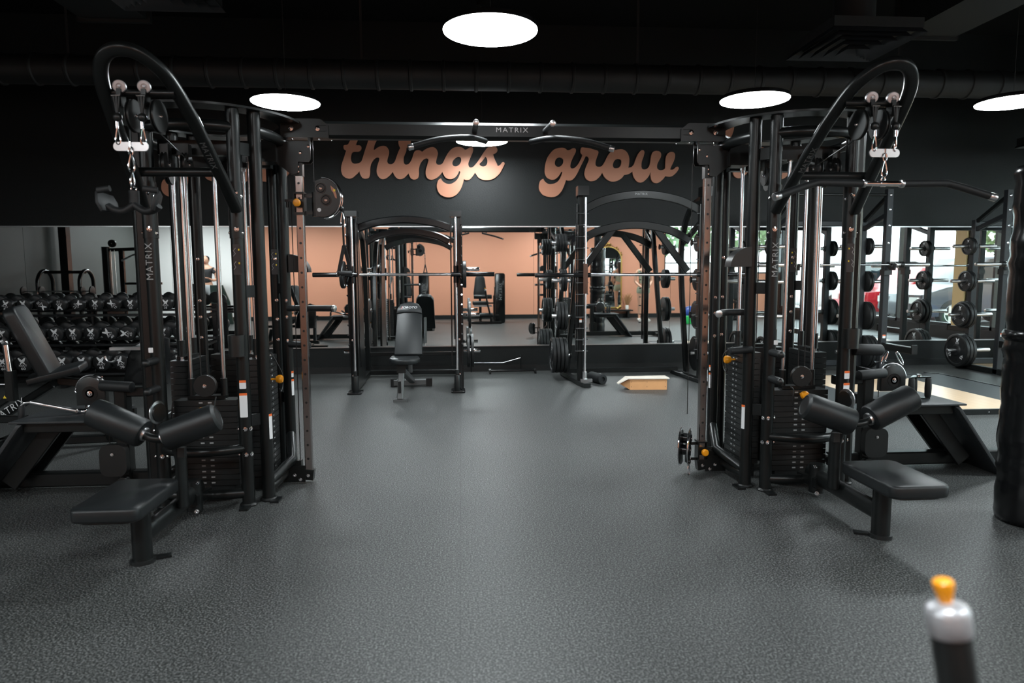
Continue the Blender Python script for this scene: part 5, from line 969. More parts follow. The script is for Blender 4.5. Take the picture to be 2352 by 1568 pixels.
obj('ramp_side', MB().add([(1.925, 7.662, 0), (1.83, 7.75, .055), (1.925, 7.662, .125), (1.925, 7.79, 0), (1.83, 7.78, .055), (1.925, 7.79, .125)], [(0, 2, 1), (3, 4, 5), (0, 1, 4, 3), (1, 2, 5, 4)]), wood, t, flat=True)
for x in (1.94, 2.12, 2.33):
    for z in (.035, .09): obj('screw', MB().cyl((x, 7.66-(x-1.925)*.07, z), (x, 7.658-(x-1.925)*.07, z), .004, 8), bark, t)
one('foam_roller', MB().lathe((1.60, 8.33, .062), (.35, -1, 0), [(0, .03), (.0, .058), (.006, .062), (.274, .062), (.28, .058), (.28, .03), (.262, .028)], 24), foam, 'short black foam roller lying beside the right smith machine foot', 'foam roller', (1.62, 8.2, 0))
t = thing('floor_bar_attachment', 'thin silver low bar stand lying on the floor against the black wall', 'floor bar', (.67, 9.1, 0))
obj('bar_tube', MB().cyl((.37, 9.10, .035), (.98, 9.12, .035), .016, 14), steel2, t)
for x in (.37, .98): obj('end_foot', MB().bb((x-.012, 9.04, 0), (x+.012, 9.18, .03)).cyl((x-.015, 9.11, .035), (x+.015, 9.11, .035), .03, 14), steel, t)
t = thing('resistance_rod', 'thin silver rod leaning low against the black wall above the floor bar', 'rod', (.6, 9.24, .0))
obj('rod', MB().tube([(.12, 9.26, .13), (.55, 9.26, .125), (.80, 9.27, .19), (.80, 9.27, .235)], .003, 6), brush, t)
obj('rod_stand', MB().tube([(.12, 9.26, .13), (.12, 9.26, .0)], .006, 6).tube([(.80, 9.27, .2), (.80, 9.27, 0)], .006, 6), steel, t)
# ================================================================== power racks
def upright(x, y, h, parent, front=True):
    m = MB(); n = int((h-.15)/.075)
    for i in range(n):
        z = .12+i*.075
        m.cyl((x, y-.0378, z), (x, y-.0372, z), .0125, 10).cyl((x-.0378, y, z), (x-.0372, y, z), .0125, 10)
    return obj2('perforated_upright', [(MB().rtube([(x, y, .0), (x, y, h)], .075, .075, (0, 1, 0), .06), rackm), (m, plastic)], parent)
def power_rack(x0, side, yb=7.55):
    x1 = x0+1.23; yf, yr = 8.34, 8.87
    t = thing('power_rack', 'grey perforated power rack, %s' % side, 'power rack', ((x0+x1)/2, 8.6, 0), 'power racks along the mirror')
    for x, s_ in ((x0, -1), (x1, 1)):
        u = upright(x, yf, 2.37, t); upright(x, yr, 2.03, t)
        for z in (2.30, 2.12, 1.92, 1.70): bolt((x, yf-.0375, z), (0, -1, 0), .012, u)
        obj('base_rail', MB().rtube([(x, 9.05, .0385), (x, yb, .0385)], .075, .075), steel, t)
        obj('side_brace', MB().rtube([(x, yf, 2.06), (x, yr, 1.90)], .05, .06), rackm, t)
        obj('top_side_rail', MB().rtube([(x, yf, 2.30), (x, yr+.0, 2.0)], .04, .05), steel, t)
        obj('spotter_arm', MB().rtube([(x, yf-.03, .40), (x, 7.72, .40)], .06, .085).bb((x-.035, 7.70, .36), (x+.035, 7.72, .47)), steel, t)
        h = obj('bar_hook', MB().rtube([(x, yf-.04, 1.45), (x, yf-.10, 1.385), (x, yf-.17, 1.385), (x, yf-.18, 1.44)], .05, .022, (1, 0, 0)).bb((x-.05, yf-.06, 1.30), (x+.05, yf+.04, 1.37)), plastic, t)
        decal('instruction_label', (x-.0, yf-.0385, .52), .04, .045, (0, -1, 0), (0, 0, 1), white, t)
        decal('label_header', (x-.0, yf-.0395, .535), .04, .014, (0, -1, 0), (0, 0, 1), ored, t, .0006)
        for z in (1.68, 1.21, .75, .262):
            for d in (-1, 1):
                peg((x+d*.037, yr, z), (d, 0, 0), .27, t, brush, .024)
    obj('front_crossbar', MB().cyl((x0, yf, 2.30), (x1, yf, 2.30), .017, 14), steel, t)
    obj('rear_crossbar', MB().rtube([(x0, yr, 1.98), (x1, yr, 1.98)], .07, .07), rackm, t)
    obj('rear_base_bar', MB().rtube([(x0, yr, .11), (x1, yr, .11)], .07, .07), rackm, t)
    return x0, x1
power_rack(4.14, 'nearer one behind the right cable tower', 8.23)
power_rack(6.96, 'far right one with plates on left pegs')
def rackplates(x, s_, y, sets, grp, nm):
    for z, items, lv in sets: stack(x, y, z, s_, items, 'on the %s peg of the %s' % (lv, nm), grp, z*2)
SETS = lambda a: [(1.68, [(.115, .030, '5')]*2, 'top'), (1.21, [(.14, .034, '10')]*2, 'second'), (.75, [(.185, .04, '35'), (.185, .04, '35'), (.16, .036, '25')] if a else [(.19, .04, '35')]*2, 'third'), (.262, [(.225, .045, '45')]*3, 'lowest')]
rackplates(5.37+.04, 1, 8.87, SETS(0), 'plates on the nearer power rack', "nearer power rack's right side")
rackplates(6.96-.04, -1, 8.87, SETS(1), 'plates on the far power rack outer side', "far power rack's left side")
rackplates(8.19+.04, 1, 8.87, SETS(0), 'plates on the far power rack right side', "far power rack's right side")
rackplates(4.14-.04, -1, 8.87, [(1.68, [(.115, .030, '5')]*1, 'top'), (.262, [(.225, .045, '45')]*2, 'lowest')], 'plates on the nearer power rack left side', "nearer power rack's left side")
def barbell(xc, label):
    y, z = 8.215, 1.43
    t = thing('barbell', label, 'barbell', (xc, y, z), 'racked barbells')
    obj('shaft', MB().cyl((xc-.66, y, z), (xc+.66, y, z), .014, 14), chrome, t)
    for s_ in (-1, 1):
        sl = obj('sleeve', MB().cyl((xc+s_*.68, y, z), (xc+s_*1.10, y, z), .025, 20, .003), brush, t)
        obj('sleeve_collar', MB().cyl((xc+s_*.655, y, z), (xc+s_*.685, y, z), .036, 20, .003), brush, sl)
        obj('collar_clamp', MB().cyl((xc+s_*.72, y, z), (xc+s_*.76, y, z), .038, 14), plastic, sl)
barbell(4.755, 'silver barbell racked across the nearer power rack behind the right cable tower')
barbell(7.575, 'silver barbell racked across the far right power rack')
# lifting platforms
def platform(x0, x1, wx0, wx1, y0, y1, label):
    t = thing('lifting_platform', label, 'lifting platform', ((x0+x1)/2, (y0+y1)/2, 0), 'lifting platforms')
    for a, b in (((x0, y0, 0), (x1, y0+.03, .052)), ((x0, y1-.03, 0), (x1, y1, .052)), ((x0, y0, 0), (x0+.03, y1, .052)), ((x1-.03, y0, 0), (x1, y1, .052))):
        obj('steel_edge', MB().bb(a, b), steel, t)
    obj('rubber_deck', MB().bb((x0+.03, y0+.03, 0), (wx0, y1-.03, .046)), matm, t); obj('rubber_deck', MB().bb((wx1, y0+.03, 0), (x1-.03, y1-.03, .046)), matm, t)
    obj('wood_deck', MB().bb((wx0, y0+.03, 0), (wx1, y1-.03, .048)), maple, t, 'pale maple deck strip')
    for k in range(8):
        x = x0+.1+k*(x1-x0-.2)/7; obj('edge_screw', MB().cyl((x, y0-.001, .026), (x, y0+.002, .026), .006, 8), chrome, t)
    return t
platform(3.45, 6.08, 4.15, 5.42, 5.98, 8.22, 'low lifting platform with pale wood strip in front of the nearer power rack')
platform(6.9-.02, 9.3, 7.04, 8.1, 5.3, 7.5, 'low lifting platform at the far right in front of the far power rack')
one('deck_board', MB().bb((7.03, 7.6, 0), (8.14, 9.1, .035)), maple, 'pale wood floor board inside the far right power rack', 'floor board', (7.6, 8.3, 0))
t = thing('mat_frame', 'thin black frame strip lying on the rubber floor before the far power rack', 'floor frame', (6.3, 7.9, 0))
obj('frame_strip', MB().bb((6.14, 5.5, 0), (6.17, 8.6, .012)), steel, t)
t = thing('low_step', 'low flat black step on the floor near the padded column', 'step', (6.33, 7.1, 0))
obj('step_top', MB().bb((6.22, 6.9, .05), (6.75, 7.25, .10)), steel, t); obj('step_leg', MB().bb((6.25, 6.93, 0), (6.31, 7.22, .05)), steel, t); obj('step_leg', MB().bb((6.65, 6.93, 0), (6.71, 7.22, .05)), steel, t)

# ================================================================== dumbbells
def dumb_rack():
    t = thing('dumbbell_rack', 'long black three-tier dumbbell rack against the mirrors on the left', 'dumbbell rack', (-5.6, 8.75, 0))
    for (z, y) in ((.90, 8.80), (.545, 8.72), (.20, 8.64)):
        for dy in (-.13, .13):
            obj('shelf_rail', MB().rtube([(-8.0, y+dy, z-.02+dy*.18), (-3.12, y+dy, z-.02+dy*.18)], .05, .03), steel2, t)
    for x in (-7.9, -6.3, -4.75, -3.2):
        obj('rack_leg', MB().rtube([(x, 9.12, .03), (x, 9.12, .97)], .05, .06, (1, 0, 0)).rtube([(x, 8.42, .025), (x, 9.15, .025)], .06, .04), steel2, t)
        for (z, y) in ((.90, 8.80), (.545, 8.72), (.20, 8.64)):
            obj('shelf_bracket', MB().rtube([(x, y-.16, z-.085), (x, 9.10, z-.055)], .04, .05, (1, 0, 0)), steel2, t)
dumb_rack()
def dumbbell(x, y, z, r, num, rot, label, grp, detail=True, heads=True):
    c = V((x, y, z)); t = thing('dumbbell', label, 'dumbbell', c, grp)
    hl = r*.95; gap = .07
    a = V((0, -1, -.18)).normalized()
    obj('grip', MB().cyl(c-a*gap, c+a*gap, .016, 12), brush, t)
    for s_ in (1, -1):
        p = c+a*s_*gap
        h = obj('dumbbell_head', MB().lathe(p, a*s_, [(0, r*.78), (hl*.15, r*.97), (hl*.3, r), (hl*.8, r), (hl*.93, r*.95), (hl, r*.82), (hl+.0005, .01)], 26), iron, t)
        if s_ > 0 and detail:
            u = V((0, 0, 1)); u = (u-a*a.dot(u)).normalized(); w_ = a.cross(u)*-1
            w_ = u.cross(a).normalized()
            cs, sn = math.cos(rot), math.sin(rot); u, w_ = u*cs+w_*sn, w_*cs-u*sn
            f = p+a*(hl+.0015)
            logo('logo_mark', f+u*r*.34, r*.86, w_, u, h)
            text('logo_word', 'XULT', r*.30, frame(f-u*r*.18, w_, u), white, h, .0003, 1, 0, 1.25)
            text('weight_number', num, r*.42, frame(f-u*r*.56, w_, u), white, h, .0003, 1, 0, 1.3)
    return t
rows = [('top', .99, 8.72, .078, ['5', '5', '5', '8', '8', '10', '10', '10', '12', '15', '15', '20', '20', '25', '25']),
        ('middle', .645, 8.64, .092, ['25', '25', '30', '30', '30', '35', '35', '35', '35', '40', '40', '45', '45', '50', '50']),
        ('bottom', .305, 8.56, .102, ['55', '55', '55', '55', '60', '60', '60', '60', '60', '65', '65', '70', '70', '75', '75'])]
# spins read off the photograph for the visible ones, counted from the east end
spins = {'top': [0, .1, 0, .05, -.75, .15, .9, 3.14, 2.4, 0, .3, 0, 0, 0, 0], 'middle': [0, .2, 1.5, -1.45, -.85, .05, 0, -.05, 0, .1, .4, 0, 0, 0, 0], 'bottom': [.3, 0, .45, -.25, 0, .05, .1, .3, 0, 0, 0, 0, 0, 0, 0]}
for nm, z, y, r, nums in rows:
    for i in range(15):
        x = -3.40-i*.207*(1.0 if nm != 'bottom' else 1.08)-(.0 if nm == 'top' else .02)
        if x < -6.9: continue
        k = ['first', 'second', 'third', 'fourth', 'fifth', 'sixth', 'seventh', 'eighth', 'ninth', 'tenth', 'eleventh', 'twelfth', 'thirteenth', 'fourteenth', 'fifteenth'][i]
        num = nums[14-i]
        dumbbell(x, y+.05, z+.02, r, num, spins[nm][i], 'round black rubber dumbbell marked %s, %s from the right on the %s tier' % (num, k, nm), 'dumbbells on the %s tier' % nm, detail=i < 12)

# ================================================================== adjustable bench machine at the left edge
t = thing('adjustable_bench', 'black adjustable bench with tall back pad and chrome post at the left edge', 'weight bench', (-3.5, 5.3, 0))
b0, b1 = V((-3.035, 5.25, .60)), V((-3.225, 5.18, 1.10)); u_ = (b1-b0); L = u_.length+.04; u_.normalize()
nrm = V((-.8, -.3, -.55)); yy = u_; xx = V((-.25, 1, 0)); xx = (xx-yy*xx.dot(yy)).normalized()
obj('back_pad', MB().prism(rrect(.30, L, .06, 6), .085, frame((b0+b1)/2, xx, yy) @ Matrix.Translation((0, 0, -.04)), .018), vinyl, t, 'tall black padded backrest', ang=60)
obj('seat_pad', MB().prism([(-.17, -.10), (.17, -.12), (.19, .12), (.14, .18), (-.10, .20), (-.19, .14)], .055, frame((-2.98, 5.22, .60), (1, .35, .25), (-.3, 1, .06)), .014), vinyl, t, 'black padded seat', ang=60)
obj('main_beam', MB().rtube([(-3.62, 5.35, .20), (-3.02, 5.25, .55)], .055, .085, (0, 1, 0), .2), steel, t)
d = (V((-3.02, 5.25, .55))-V((-3.62, 5.35, .20))).normalized()
text('brand_lettering', 'MATRIX', .075, frame(V((-3.36, 5.250, .352)), d, (0, -.0, 1)), white, t, .0004, 1.15, 0, 1.0)
obj('arm_bracket', MB().rtube([(-3.02, 5.3, .56), (-2.75, 5.35, .52)], .05, .06), steel, t)
obj('post_sleeve', MB().rtube([(-3.17, 5.0, .47), (-3.17, 5.0, .68)], .06, .06, (0, 1, 0)), steel, t)
obj('chrome_post', MB().cyl((-3.17, 5.0, .60), (-3.19, 5.0, .89), .020, 16).cyl((-3.20, 5.0, .885), (-3.18, 5.0, .895), .034, 16), chrome, t)
obj('pull_pin', MB().cyl((-3.29, 5.0, .585), (-3.19, 5.0, .585), .006, 8), brush, t)
obj('pin_knob', MB().ball((-3.315, 5.0, .585), .024), orange, t, 'orange pull knob')
obj('base_frame', MB().rtube([(-4.1, 5.4, .06), (-2.7, 5.55, .06)], .07, .06).rtube([(-3.55, 5.2, .06), (-3.6, 6.0, .06)], .06, .06).rtube([(-3.66, 5.36, .05), (-3.62, 5.35, .30)], .06, .06, (0, 1, 0)).rtube([(-2.78, 5.53, .05), (-2.80, 5.36, .54)], .05, .06, (1, 0, 0)), steel, t)
obj('front_link', MB().rtube([(-3.5, 5.05, .30), (-3.17, 5.0, .50)], .04, .05, (0, 1, 0)).rtube([(-3.8, 5.1, .33), (-3.1, 5.02, .33)], .05, .05), steel, t)
obj('warning_label', MB().prism([(-.012, -.01), (.012, -.01), (0, .012)], .001, frame((-3.05, 5.19, .60), (1, 0, 0), (0, 0, 1))), yellow, t, flat=True)
obj('warning_label', MB().prism([(-.012, -.01), (.012, -.01), (0, .012)], .001, frame((-3.2, 4.968, .50), (1, 0, 0), (0, 0, 1))), yellow, t, flat=True)
t = thing('leg_pad_machine', 'black curved pad machine partly hidden beside the left tower and dumbbells', 'weight machine', (-2.75, 6.2, 0))
obj('curved_cover', MB().prism([(-.16, -.24), (.18, -.24), (.20, .16), (.1, .2), (-.06, .12), (-.12, 0)], .18, frame((-2.80, 6.3, .62), (1, 0, 0), (0, 0, 1)), .03), steel2, t)
obj('machine_frame', MB().rtube([(-2.75, 6.25, .02), (-2.75, 6.25, .5)], .07, .07, (0, 1, 0)).rtube([(-3.1, 6.25, .04), (-2.4, 6.25, .04)], .07, .07).rtube([(-2.75, 5.9, .04), (-2.75, 6.6, .04)], .07, .07), steel, t)
obj('handle_loop', MB().tube([(-2.98+.05*math.cos(a), 6.0, .66+.05*math.sin(a)) for a in [math.radians(180+i*20) for i in range(10)]], .010, 8).bb((-2.98, 5.98, .71), (-2.70, 6.05, .735)), brush, t)

# ================================================================== padded column at right edge
t = thing('padded_column', 'black vinyl wrapped floor to ceiling column cut by the right edge', 'padded column', (3.06, 3.37, 0))
pr = []; random.seed(3)
for i in range(46):
    z = i*.042; pr.append((z, .168+random.uniform(-.006, .006)+(.008 if i % 11 == 0 else 0)))
pr = [(0, .16)]+pr[1:]+[(1.90, .12)]
obj('vinyl_wrap', MB().lathe((3.06, 3.37, 0), (0, 0, 1), pr, 30), steel2, t, 'wrinkled black vinyl wrap', ang=80)
obj('pad_band', MB().lathe((3.06, 3.37, .98), (0, 0, 1), [(0, .172), (.015, .182), (.04, .182), (.055, .172)], 30), steel2, t)
obj('steel_column', MB().cyl((3.06, 3.37, 1.88), (3.06, 3.37, ZC), .082, 24), steel2, t)

# ================================================================== machines beside the camera
def shroud(x, y, parent):
    o = obj('weight_shroud', MB().prism(rrect(.27, 1.34, .05, 5), .42, frame((x, y, .67), (-1, 0, 0), (0, 0, 1)) @ Matrix.Translation((0, 0, -.42)), .02), steel2, parent)
    text('brand_lettering', 'MATRIX', .12, frame((x, y+.002, .85), (0, 0, 1), (1, 0, 0)), dimw, o, .0006, 1.1)
t = thing('leg_extension_machine', 'black seated leg machine with tall weight shroud just right of the camera', 'weight machine', (1.03, .1, 0), 'seated leg machines beside the camera')
shroud(1.03, .30, t)
obj('back_pad', MB().prism(rrect(.36, .56, .08, 5, .26), .08, frame((.50, .02, .98), (-1, 0, 0), (0, -.25, 1)), .018), vinyl, t, ang=60)
obj('seat_pad', MB().prism(rrect(.42, .44, .06, 5), .09, frame((.50, .22, .50), (1, 0, 0), (0, 1, 0)), .018), vinyl, t, ang=60)
obj('thigh_roller', MB().cyl((.32, .50, .72), (.80, .50, .72), .055, 20, .01), vinyl, t)
obj('shin_roller', MB().cyl((.32, .62, .24), (.82, .62, .24), .06, 20, .01), vinyl, t)
obj('seat_trim', MB().bb((.32, .40, .45), (.80, .44, .50)).bb((.32, .40, .56), (.72, .43, .60)), brush, t)
obj('machine_frame', MB().rtube([(.50, -.1, .04), (.50, .60, .04)], .07, .07).rtube([(.50, .2, .04), (.50, .2, .48)], .07, .07, (0, 1, 0)).rtube([(.50, -.08, .04), (.50, -.05, .8)], .06, .06, (1, 0, 0)).rtube([(.50, .3, .2), (1.0, .3, .2)], .06, .06).rtube([(.86, .45, .03), (.86, .45, .75)], .05, .05, (0, 1, 0)).rtube([(.86, .45, .55), (.70, .5, .55)], .04, .04).rtube([(.25, .58, .04), (1.05, .58, .04)], .07, .07), steel, t)
obj('side_lever', MB().tube(smooth([(.86, .45, .72), (.88, .46, .9), (.87, .5, .98)], 4), .014, 10), foam, t)
# start-position lever that reaches into the lower right corner of the view
k0, k1 = V((.662, .762, .60)), V((.621, .792, .890)); dd = (k1-k0).normalized()
lv = obj('start_lever', MB().tube([V((.78, .60, .10)), k0, k1], .024, 22), plastic, t, 'black lever tube with silver collar and orange knob')
obj('lever_mount', MB().rtube([(.78, .60, .06), (.78, .60, .16)], .08, .08, (0, 1, 0)), steel, t)
obj('lever_collar', MB().lathe(k1-dd*.004, dd, [(0, .0245), (.003, .026), (.028, .0265), (.035, .0245), (.039, .020), (.042, .012)], 28), capm, lv, 'silver collar')
obj('lever_knob', MB().lathe(k1+dd*.036, dd, [(0, .007), (.008, .009), (.022, .0125), (.028, .0125), (.031, .0095), (.032, .001)], 24), orange, lv, 'bright orange knob')
t = thing('leg_curl_machine', 'black seated leg machine with tall weight shroud just left of the camera', 'weight machine', (-.98, .1, 0), 'seated leg machines beside the camera')
shroud(-1.0, .30, t)
obj('back_pad', MB().prism(rrect(.36, .56, .08, 5, .26), .08, frame((-1.50, .02, .98), (-1, 0, 0), (0, -.25, 1)), .018), vinyl, t, ang=60)
obj('seat_pad', MB().prism(rrect(.42, .44, .06, 5), .09, frame((-1.50, .22, .50), (1, 0, 0), (0, 1, 0)), .018), vinyl, t, ang=60)
obj('shin_roller', MB().cyl((-1.70, .62, .24), (-1.2, .62, .24), .06, 20, .01), vinyl, t)
obj('machine_frame', MB().rtube([(-1.50, -.1, .04), (-1.50, .60, .04)], .07, .07).rtube([(-1.50, .2, .04), (-1.50, .2, .48)], .07, .07, (0, 1, 0)).rtube([(-1.50, -.08, .04), (-1.50, -.05, .8)], .06, .06, (1, 0, 0)).rtube([(-1.50, .3, .2), (-1.0, .3, .2)], .06, .06).rtube([(-1.75, .58, .04), (-.95, .58, .04)], .07, .07), steel, t)
def block_machine(x, y, label):
    t = thing('chest_press_machine', label, 'weight machine', (x, y, 0))
    obj('weight_shroud', MB().prism(rrect(.42, 1.35, .06, 5), .40, frame((x, y-.3, .70), (-1, 0, 0), (0, 0, 1)), .02), steel2, t)
    obj('seat_pad', MB().prism(rrect(.34, .34, .06, 5), .08, frame((x+.55, y+.1, .48), (1, 0, 0), (0, 1, 0)), .016), vinyl, t)
    obj('back_pad', MB().prism(rrect(.30, .70, .08, 5), .08, frame((x+.55, y-.12, .92), (-1, 0, 0), (0, 0, 1)), .016), vinyl, t)
    obj('machine_frame', MB().rtube([(x+.55, y-.3, .04), (x+.55, y+.5, .04)], .07, .07).rtube([(x+.55, y, .04), (x+.55, y, .5)], .07, .07, (0, 1, 0)).rtube([(x+.55, y-.2, .04), (x+.55, y-.2, 1.3)], .07, .07, (0, 1, 0)).rtube([(x, y, .04), (x+.9, y, .04)], .06, .06), steel, t)
    for s_ in (-1, 1): obj('press_arm', MB().tube(smooth([(x+.55+s_*.1, y-.2, 1.35), (x+.55+s_*.42, y+.0, 1.25), (x+.55+s_*.40, y+.35, .98)], 5), .025, 12), foam, t)
block_machine(-2.9, -.45, 'black chest press machine standing by the terracotta wall, seen in the mirror')
block_machine(7.1, .2, 'black seated press machine under the high window, seen in the mirror')

# ================================================================== things along the terracotta wall (seen in the mirrors)
t = thing('arched_mirror', 'tall arched mirror with ornate gold frame leaning on the terracotta wall', 'arched mirror', (4.34, -1.44, .2))
gx, gw, gz0, gz1 = 4.34, .40, .30, 1.72
P = [(gx-gw, -1.455, gz0)]+[(gx-gw, -1.46, gz0+(gz1-gz0)*k/4) for k in range(1, 5)]+[(gx+gw*math.cos(a), -1.465, gz1+gw*.95*math.sin(a)) for a in [math.radians(180-15*i) for i in range(1, 12)]]+[(gx+gw, -1.46, gz1-(gz1-gz0)*k/4) for k in range(0, 5)]
obj('gold_frame', MB().rtube(P, .045, .04, (0, 1, 0), .3, True), gold, t)
face = [(p[0], p[2]) for p in P]
obj('mirror_face', MB().prism([(x-gx, z) for x, z in face], .006, frame((gx, -1.462, 0), (-1, 0, 0), (0, 0, 1))), mirr, t, flat=True)
m = MB()
for i in range(17):
    a = math.radians(20+i*8.75); r = .43+.02*math.sin(i*2.1); c = V((gx+r*math.cos(a), -1.45, gz1+r*.97*math.sin(a)))
    m.ball(c, .022+.008*math.cos(i*1.7), 8)
m.ball((gx, -1.44, gz1+.47), .045, 10).ball((gx-.07, -1.445, gz1+.44), .032, 8).ball((gx+.07, -1.445, gz1+.44), .032, 8)
for s_ in (-1, 1): m.ball((gx+s_*.37, -1.45, gz0+.02), .05, 8).ball((gx+s_*.30, -1.45, gz0-.02), .04, 8)
obj('frame_ornament', m, gold, t, 'gold scroll ornament')
one('wall_shelf', MB().bb((3.85, -1.5, .205), (5.05, -1.22, .245)).bb((3.95, -1.5, .0), (4.0, -1.25, .205)).bb((4.9, -1.5, .0), (4.95, -1.25, .205)), steel, 'low black shelf under the arched gold mirror', 'shelf', (4.45, -1.36, 0))
t = thing('dried_plant', 'dried rust-coloured grass in a white pot on the low shelf', 'potted plant', (4.90, -1.36, .245))
obj('plant_pot', MB().lathe((4.90, -1.36, .246), (0, 0, 1), [(0, .035), (.01, .045), (.10, .05), (.13, .04), (.13, .03), (.02, .028), (.02, .0)], 18), potm, t)
m = MB(); random.seed(5)
for i in range(46):
    a = random.uniform(0, 6.28); r = random.uniform(.02, .16); h = random.uniform(.18, .36)
    m.tube([(4.90, -1.36, .30), (4.90+math.cos(a)*r*.4, -1.36+math.sin(a)*r*.25, .38+h*.4), (4.90+math.cos(a)*r, -1.36+math.sin(a)*r*.5, .38+h)], .006, 4)
obj('grass_stalks', m, dryp, t, kind='stuff')
one('exercise_board', MB().prism([(-.27, 0), (.27, 0), (.25, 1.05), (-.07, 1.05), (-.22, .6)], .05, frame((-6.35, -.1, .02), (-1, 0, 0), (0, .12, 1))), greenp, 'dark green slanted board standing by the white wall', 'board', (-6.35, -.1, 0))
# preacher curl stand with racked bar (reflected above the dumbbells)
t = thing('curl_station', 'black arched frame station with a small barbell near the west wall', 'weight machine', (-7.3, 4.7, 0))
for x in (-8.08, -7.31):
    obj('arched_leg', MB().tube([(x, 4.4, .03)]+[(x+.0, 4.65-.25*math.cos(a), 1.18+.25*math.sin(a)) for a in [math.radians(15*i) for i in range(13)]]+[(x, 4.9, .03)], .035, 14), steel2, t)
obj('cross_tube', MB().cyl((-8.08, 4.65, 1.40), (-7.31, 4.65, 1.40), .03, 12), steel2, t)
obj('bar_cradle', MB().bb((-8.13, 4.88, .98), (-8.05, 4.98, 1.02)).bb((-7.34, 4.88, .98), (-7.26, 4.98, 1.02)), brush, t)
t = thing('short_barbell', 'short chrome barbell with small plates resting on the arched station', 'barbell', (-7.7, 4.95, 1.04))
obj('shaft', MB().cyl((-8.35, 4.95, 1.035), (-7.05, 4.95, 1.035), .014, 12), chrome, t)
for x in (-8.33, -8.0, -7.25, -7.08): obj('end_plate', MB().lathe((x, 4.95, 1.035), (1, 0, 0), [(0, .085), (.004, .095), (.03, .095), (.034, .085)], 22), iron, t)
t = thing('pec_fly_machine', 'black pulley machine with chrome rods by the west wall', 'weight machine', (-7.48, 3.0, 0))
obj('machine_frame', MB().rtube([(-7.73, 3.0, .03), (-7.73, 3.0, 1.95)], .16, .10, (0, 1, 0), .3).rtube([(-7.40, 3.0, .03), (-7.40, 3.0, 1.9)], .10, .08, (0, 1, 0)).rtube([(-7.73, 3.0, 1.88), (-6.68, 3.0, 1.92)], .07, .07).rtube([(-7.78, 3.0, .05), (-6.58, 3.0, .05)], .08, .08).rtube([(-7.38, 3.0, 1.15), (-6.58, 3.0, 1.15)], .05, .05).rtube([(-7.28, 3.0, .8), (-6.58, 3.0, .8)], .08, .08), steel2, t)
for x in (-7.60, -7.52): obj('guide_rod', MB().cyl((x, 3.06, .2), (x, 3.06, 1.88), .012, 10), chrome, t)
obj('weight_stack', MB().bb((-7.68, 2.95, .1), (-7.44, 3.1, .7)), plate_m, t)
pulley((-7.56, 3.05, 2.02), (0, 1, 0), .085, .05, t, 'top_pulley')
obj('curved_arm', MB().tube(smooth([(-7.38, 3.05, 1.65), (-7.08, 3.1, 1.78), (-6.83, 3.1, 1.80)], 5), .02, 10), brush, t)
obj('seat_pad', MB().prism(rrect(.4, .4, .06, 5), .07, frame((-6.93, 3.05, .82), (1, 0, 0), (0, 1, 0)), .015), vinyl, t)
one('west_post', MB().bb((-8.5, 3.2, 0), (-8.34, 3.36, ZC)), steel2, 'tall square black post standing near the west wall', 'post', (-8.42, 3.28, 0))
bpy.data.objects['west_post'].name = 'square_post'
# exercise balls / small gear
one('medicine_ball', MB().ball((6.15, .6, .22), .22, 20), blue, 'blue exercise ball on the floor under the high window', 'exercise ball', (6.15, .6, 0))
one('foam_block', MB().prism(rrect(.3, .25, .03, 4), .2, Matrix.Translation((5.95, 1.1, 0)), .01), green, 'bright green foam block on the floor beside the blue ball', 'foam block', (5.95, 1.1, 0))

# ================================================================== people (seen only in the mirrors)
def skinned(name, nodes, edges, m, parent, sub=2):
    me = bpy.data.meshes.new(name); me.from_pydata([tuple(V(n[0])-OFF[0]) for n in nodes], edges, []); me.materials.append(m)
    o = link(bpy.data.objects.new(name, me), parent)
    sk = o.modifiers.new('Skin', 'SKIN'); sk.use_smooth_shade = True
    for i, n in enumerate(nodes):
        r = n[1]; o.data.skin_vertices[0].data[i].radius = (r, r) if not isinstance(r, tuple) else r
    o.data.skin_vertices[0].data[0].use_root = True
    o.modifiers.new('Sub', 'SUBSURF').levels = sub; o.modifiers['Sub'].render_levels = sub
    bpy.context.view_layer.update()
    ev = o.evaluated_get(bpy.context.evaluated_depsgraph_get()); nm = bpy.data.meshes.new_from_object(ev)
    o.modifiers.clear(); o.data = nm; nm.materials.clear(); nm.materials.append(m)
    nm.polygons.foreach_set('use_smooth', [True]*len(nm.polygons))
    return o
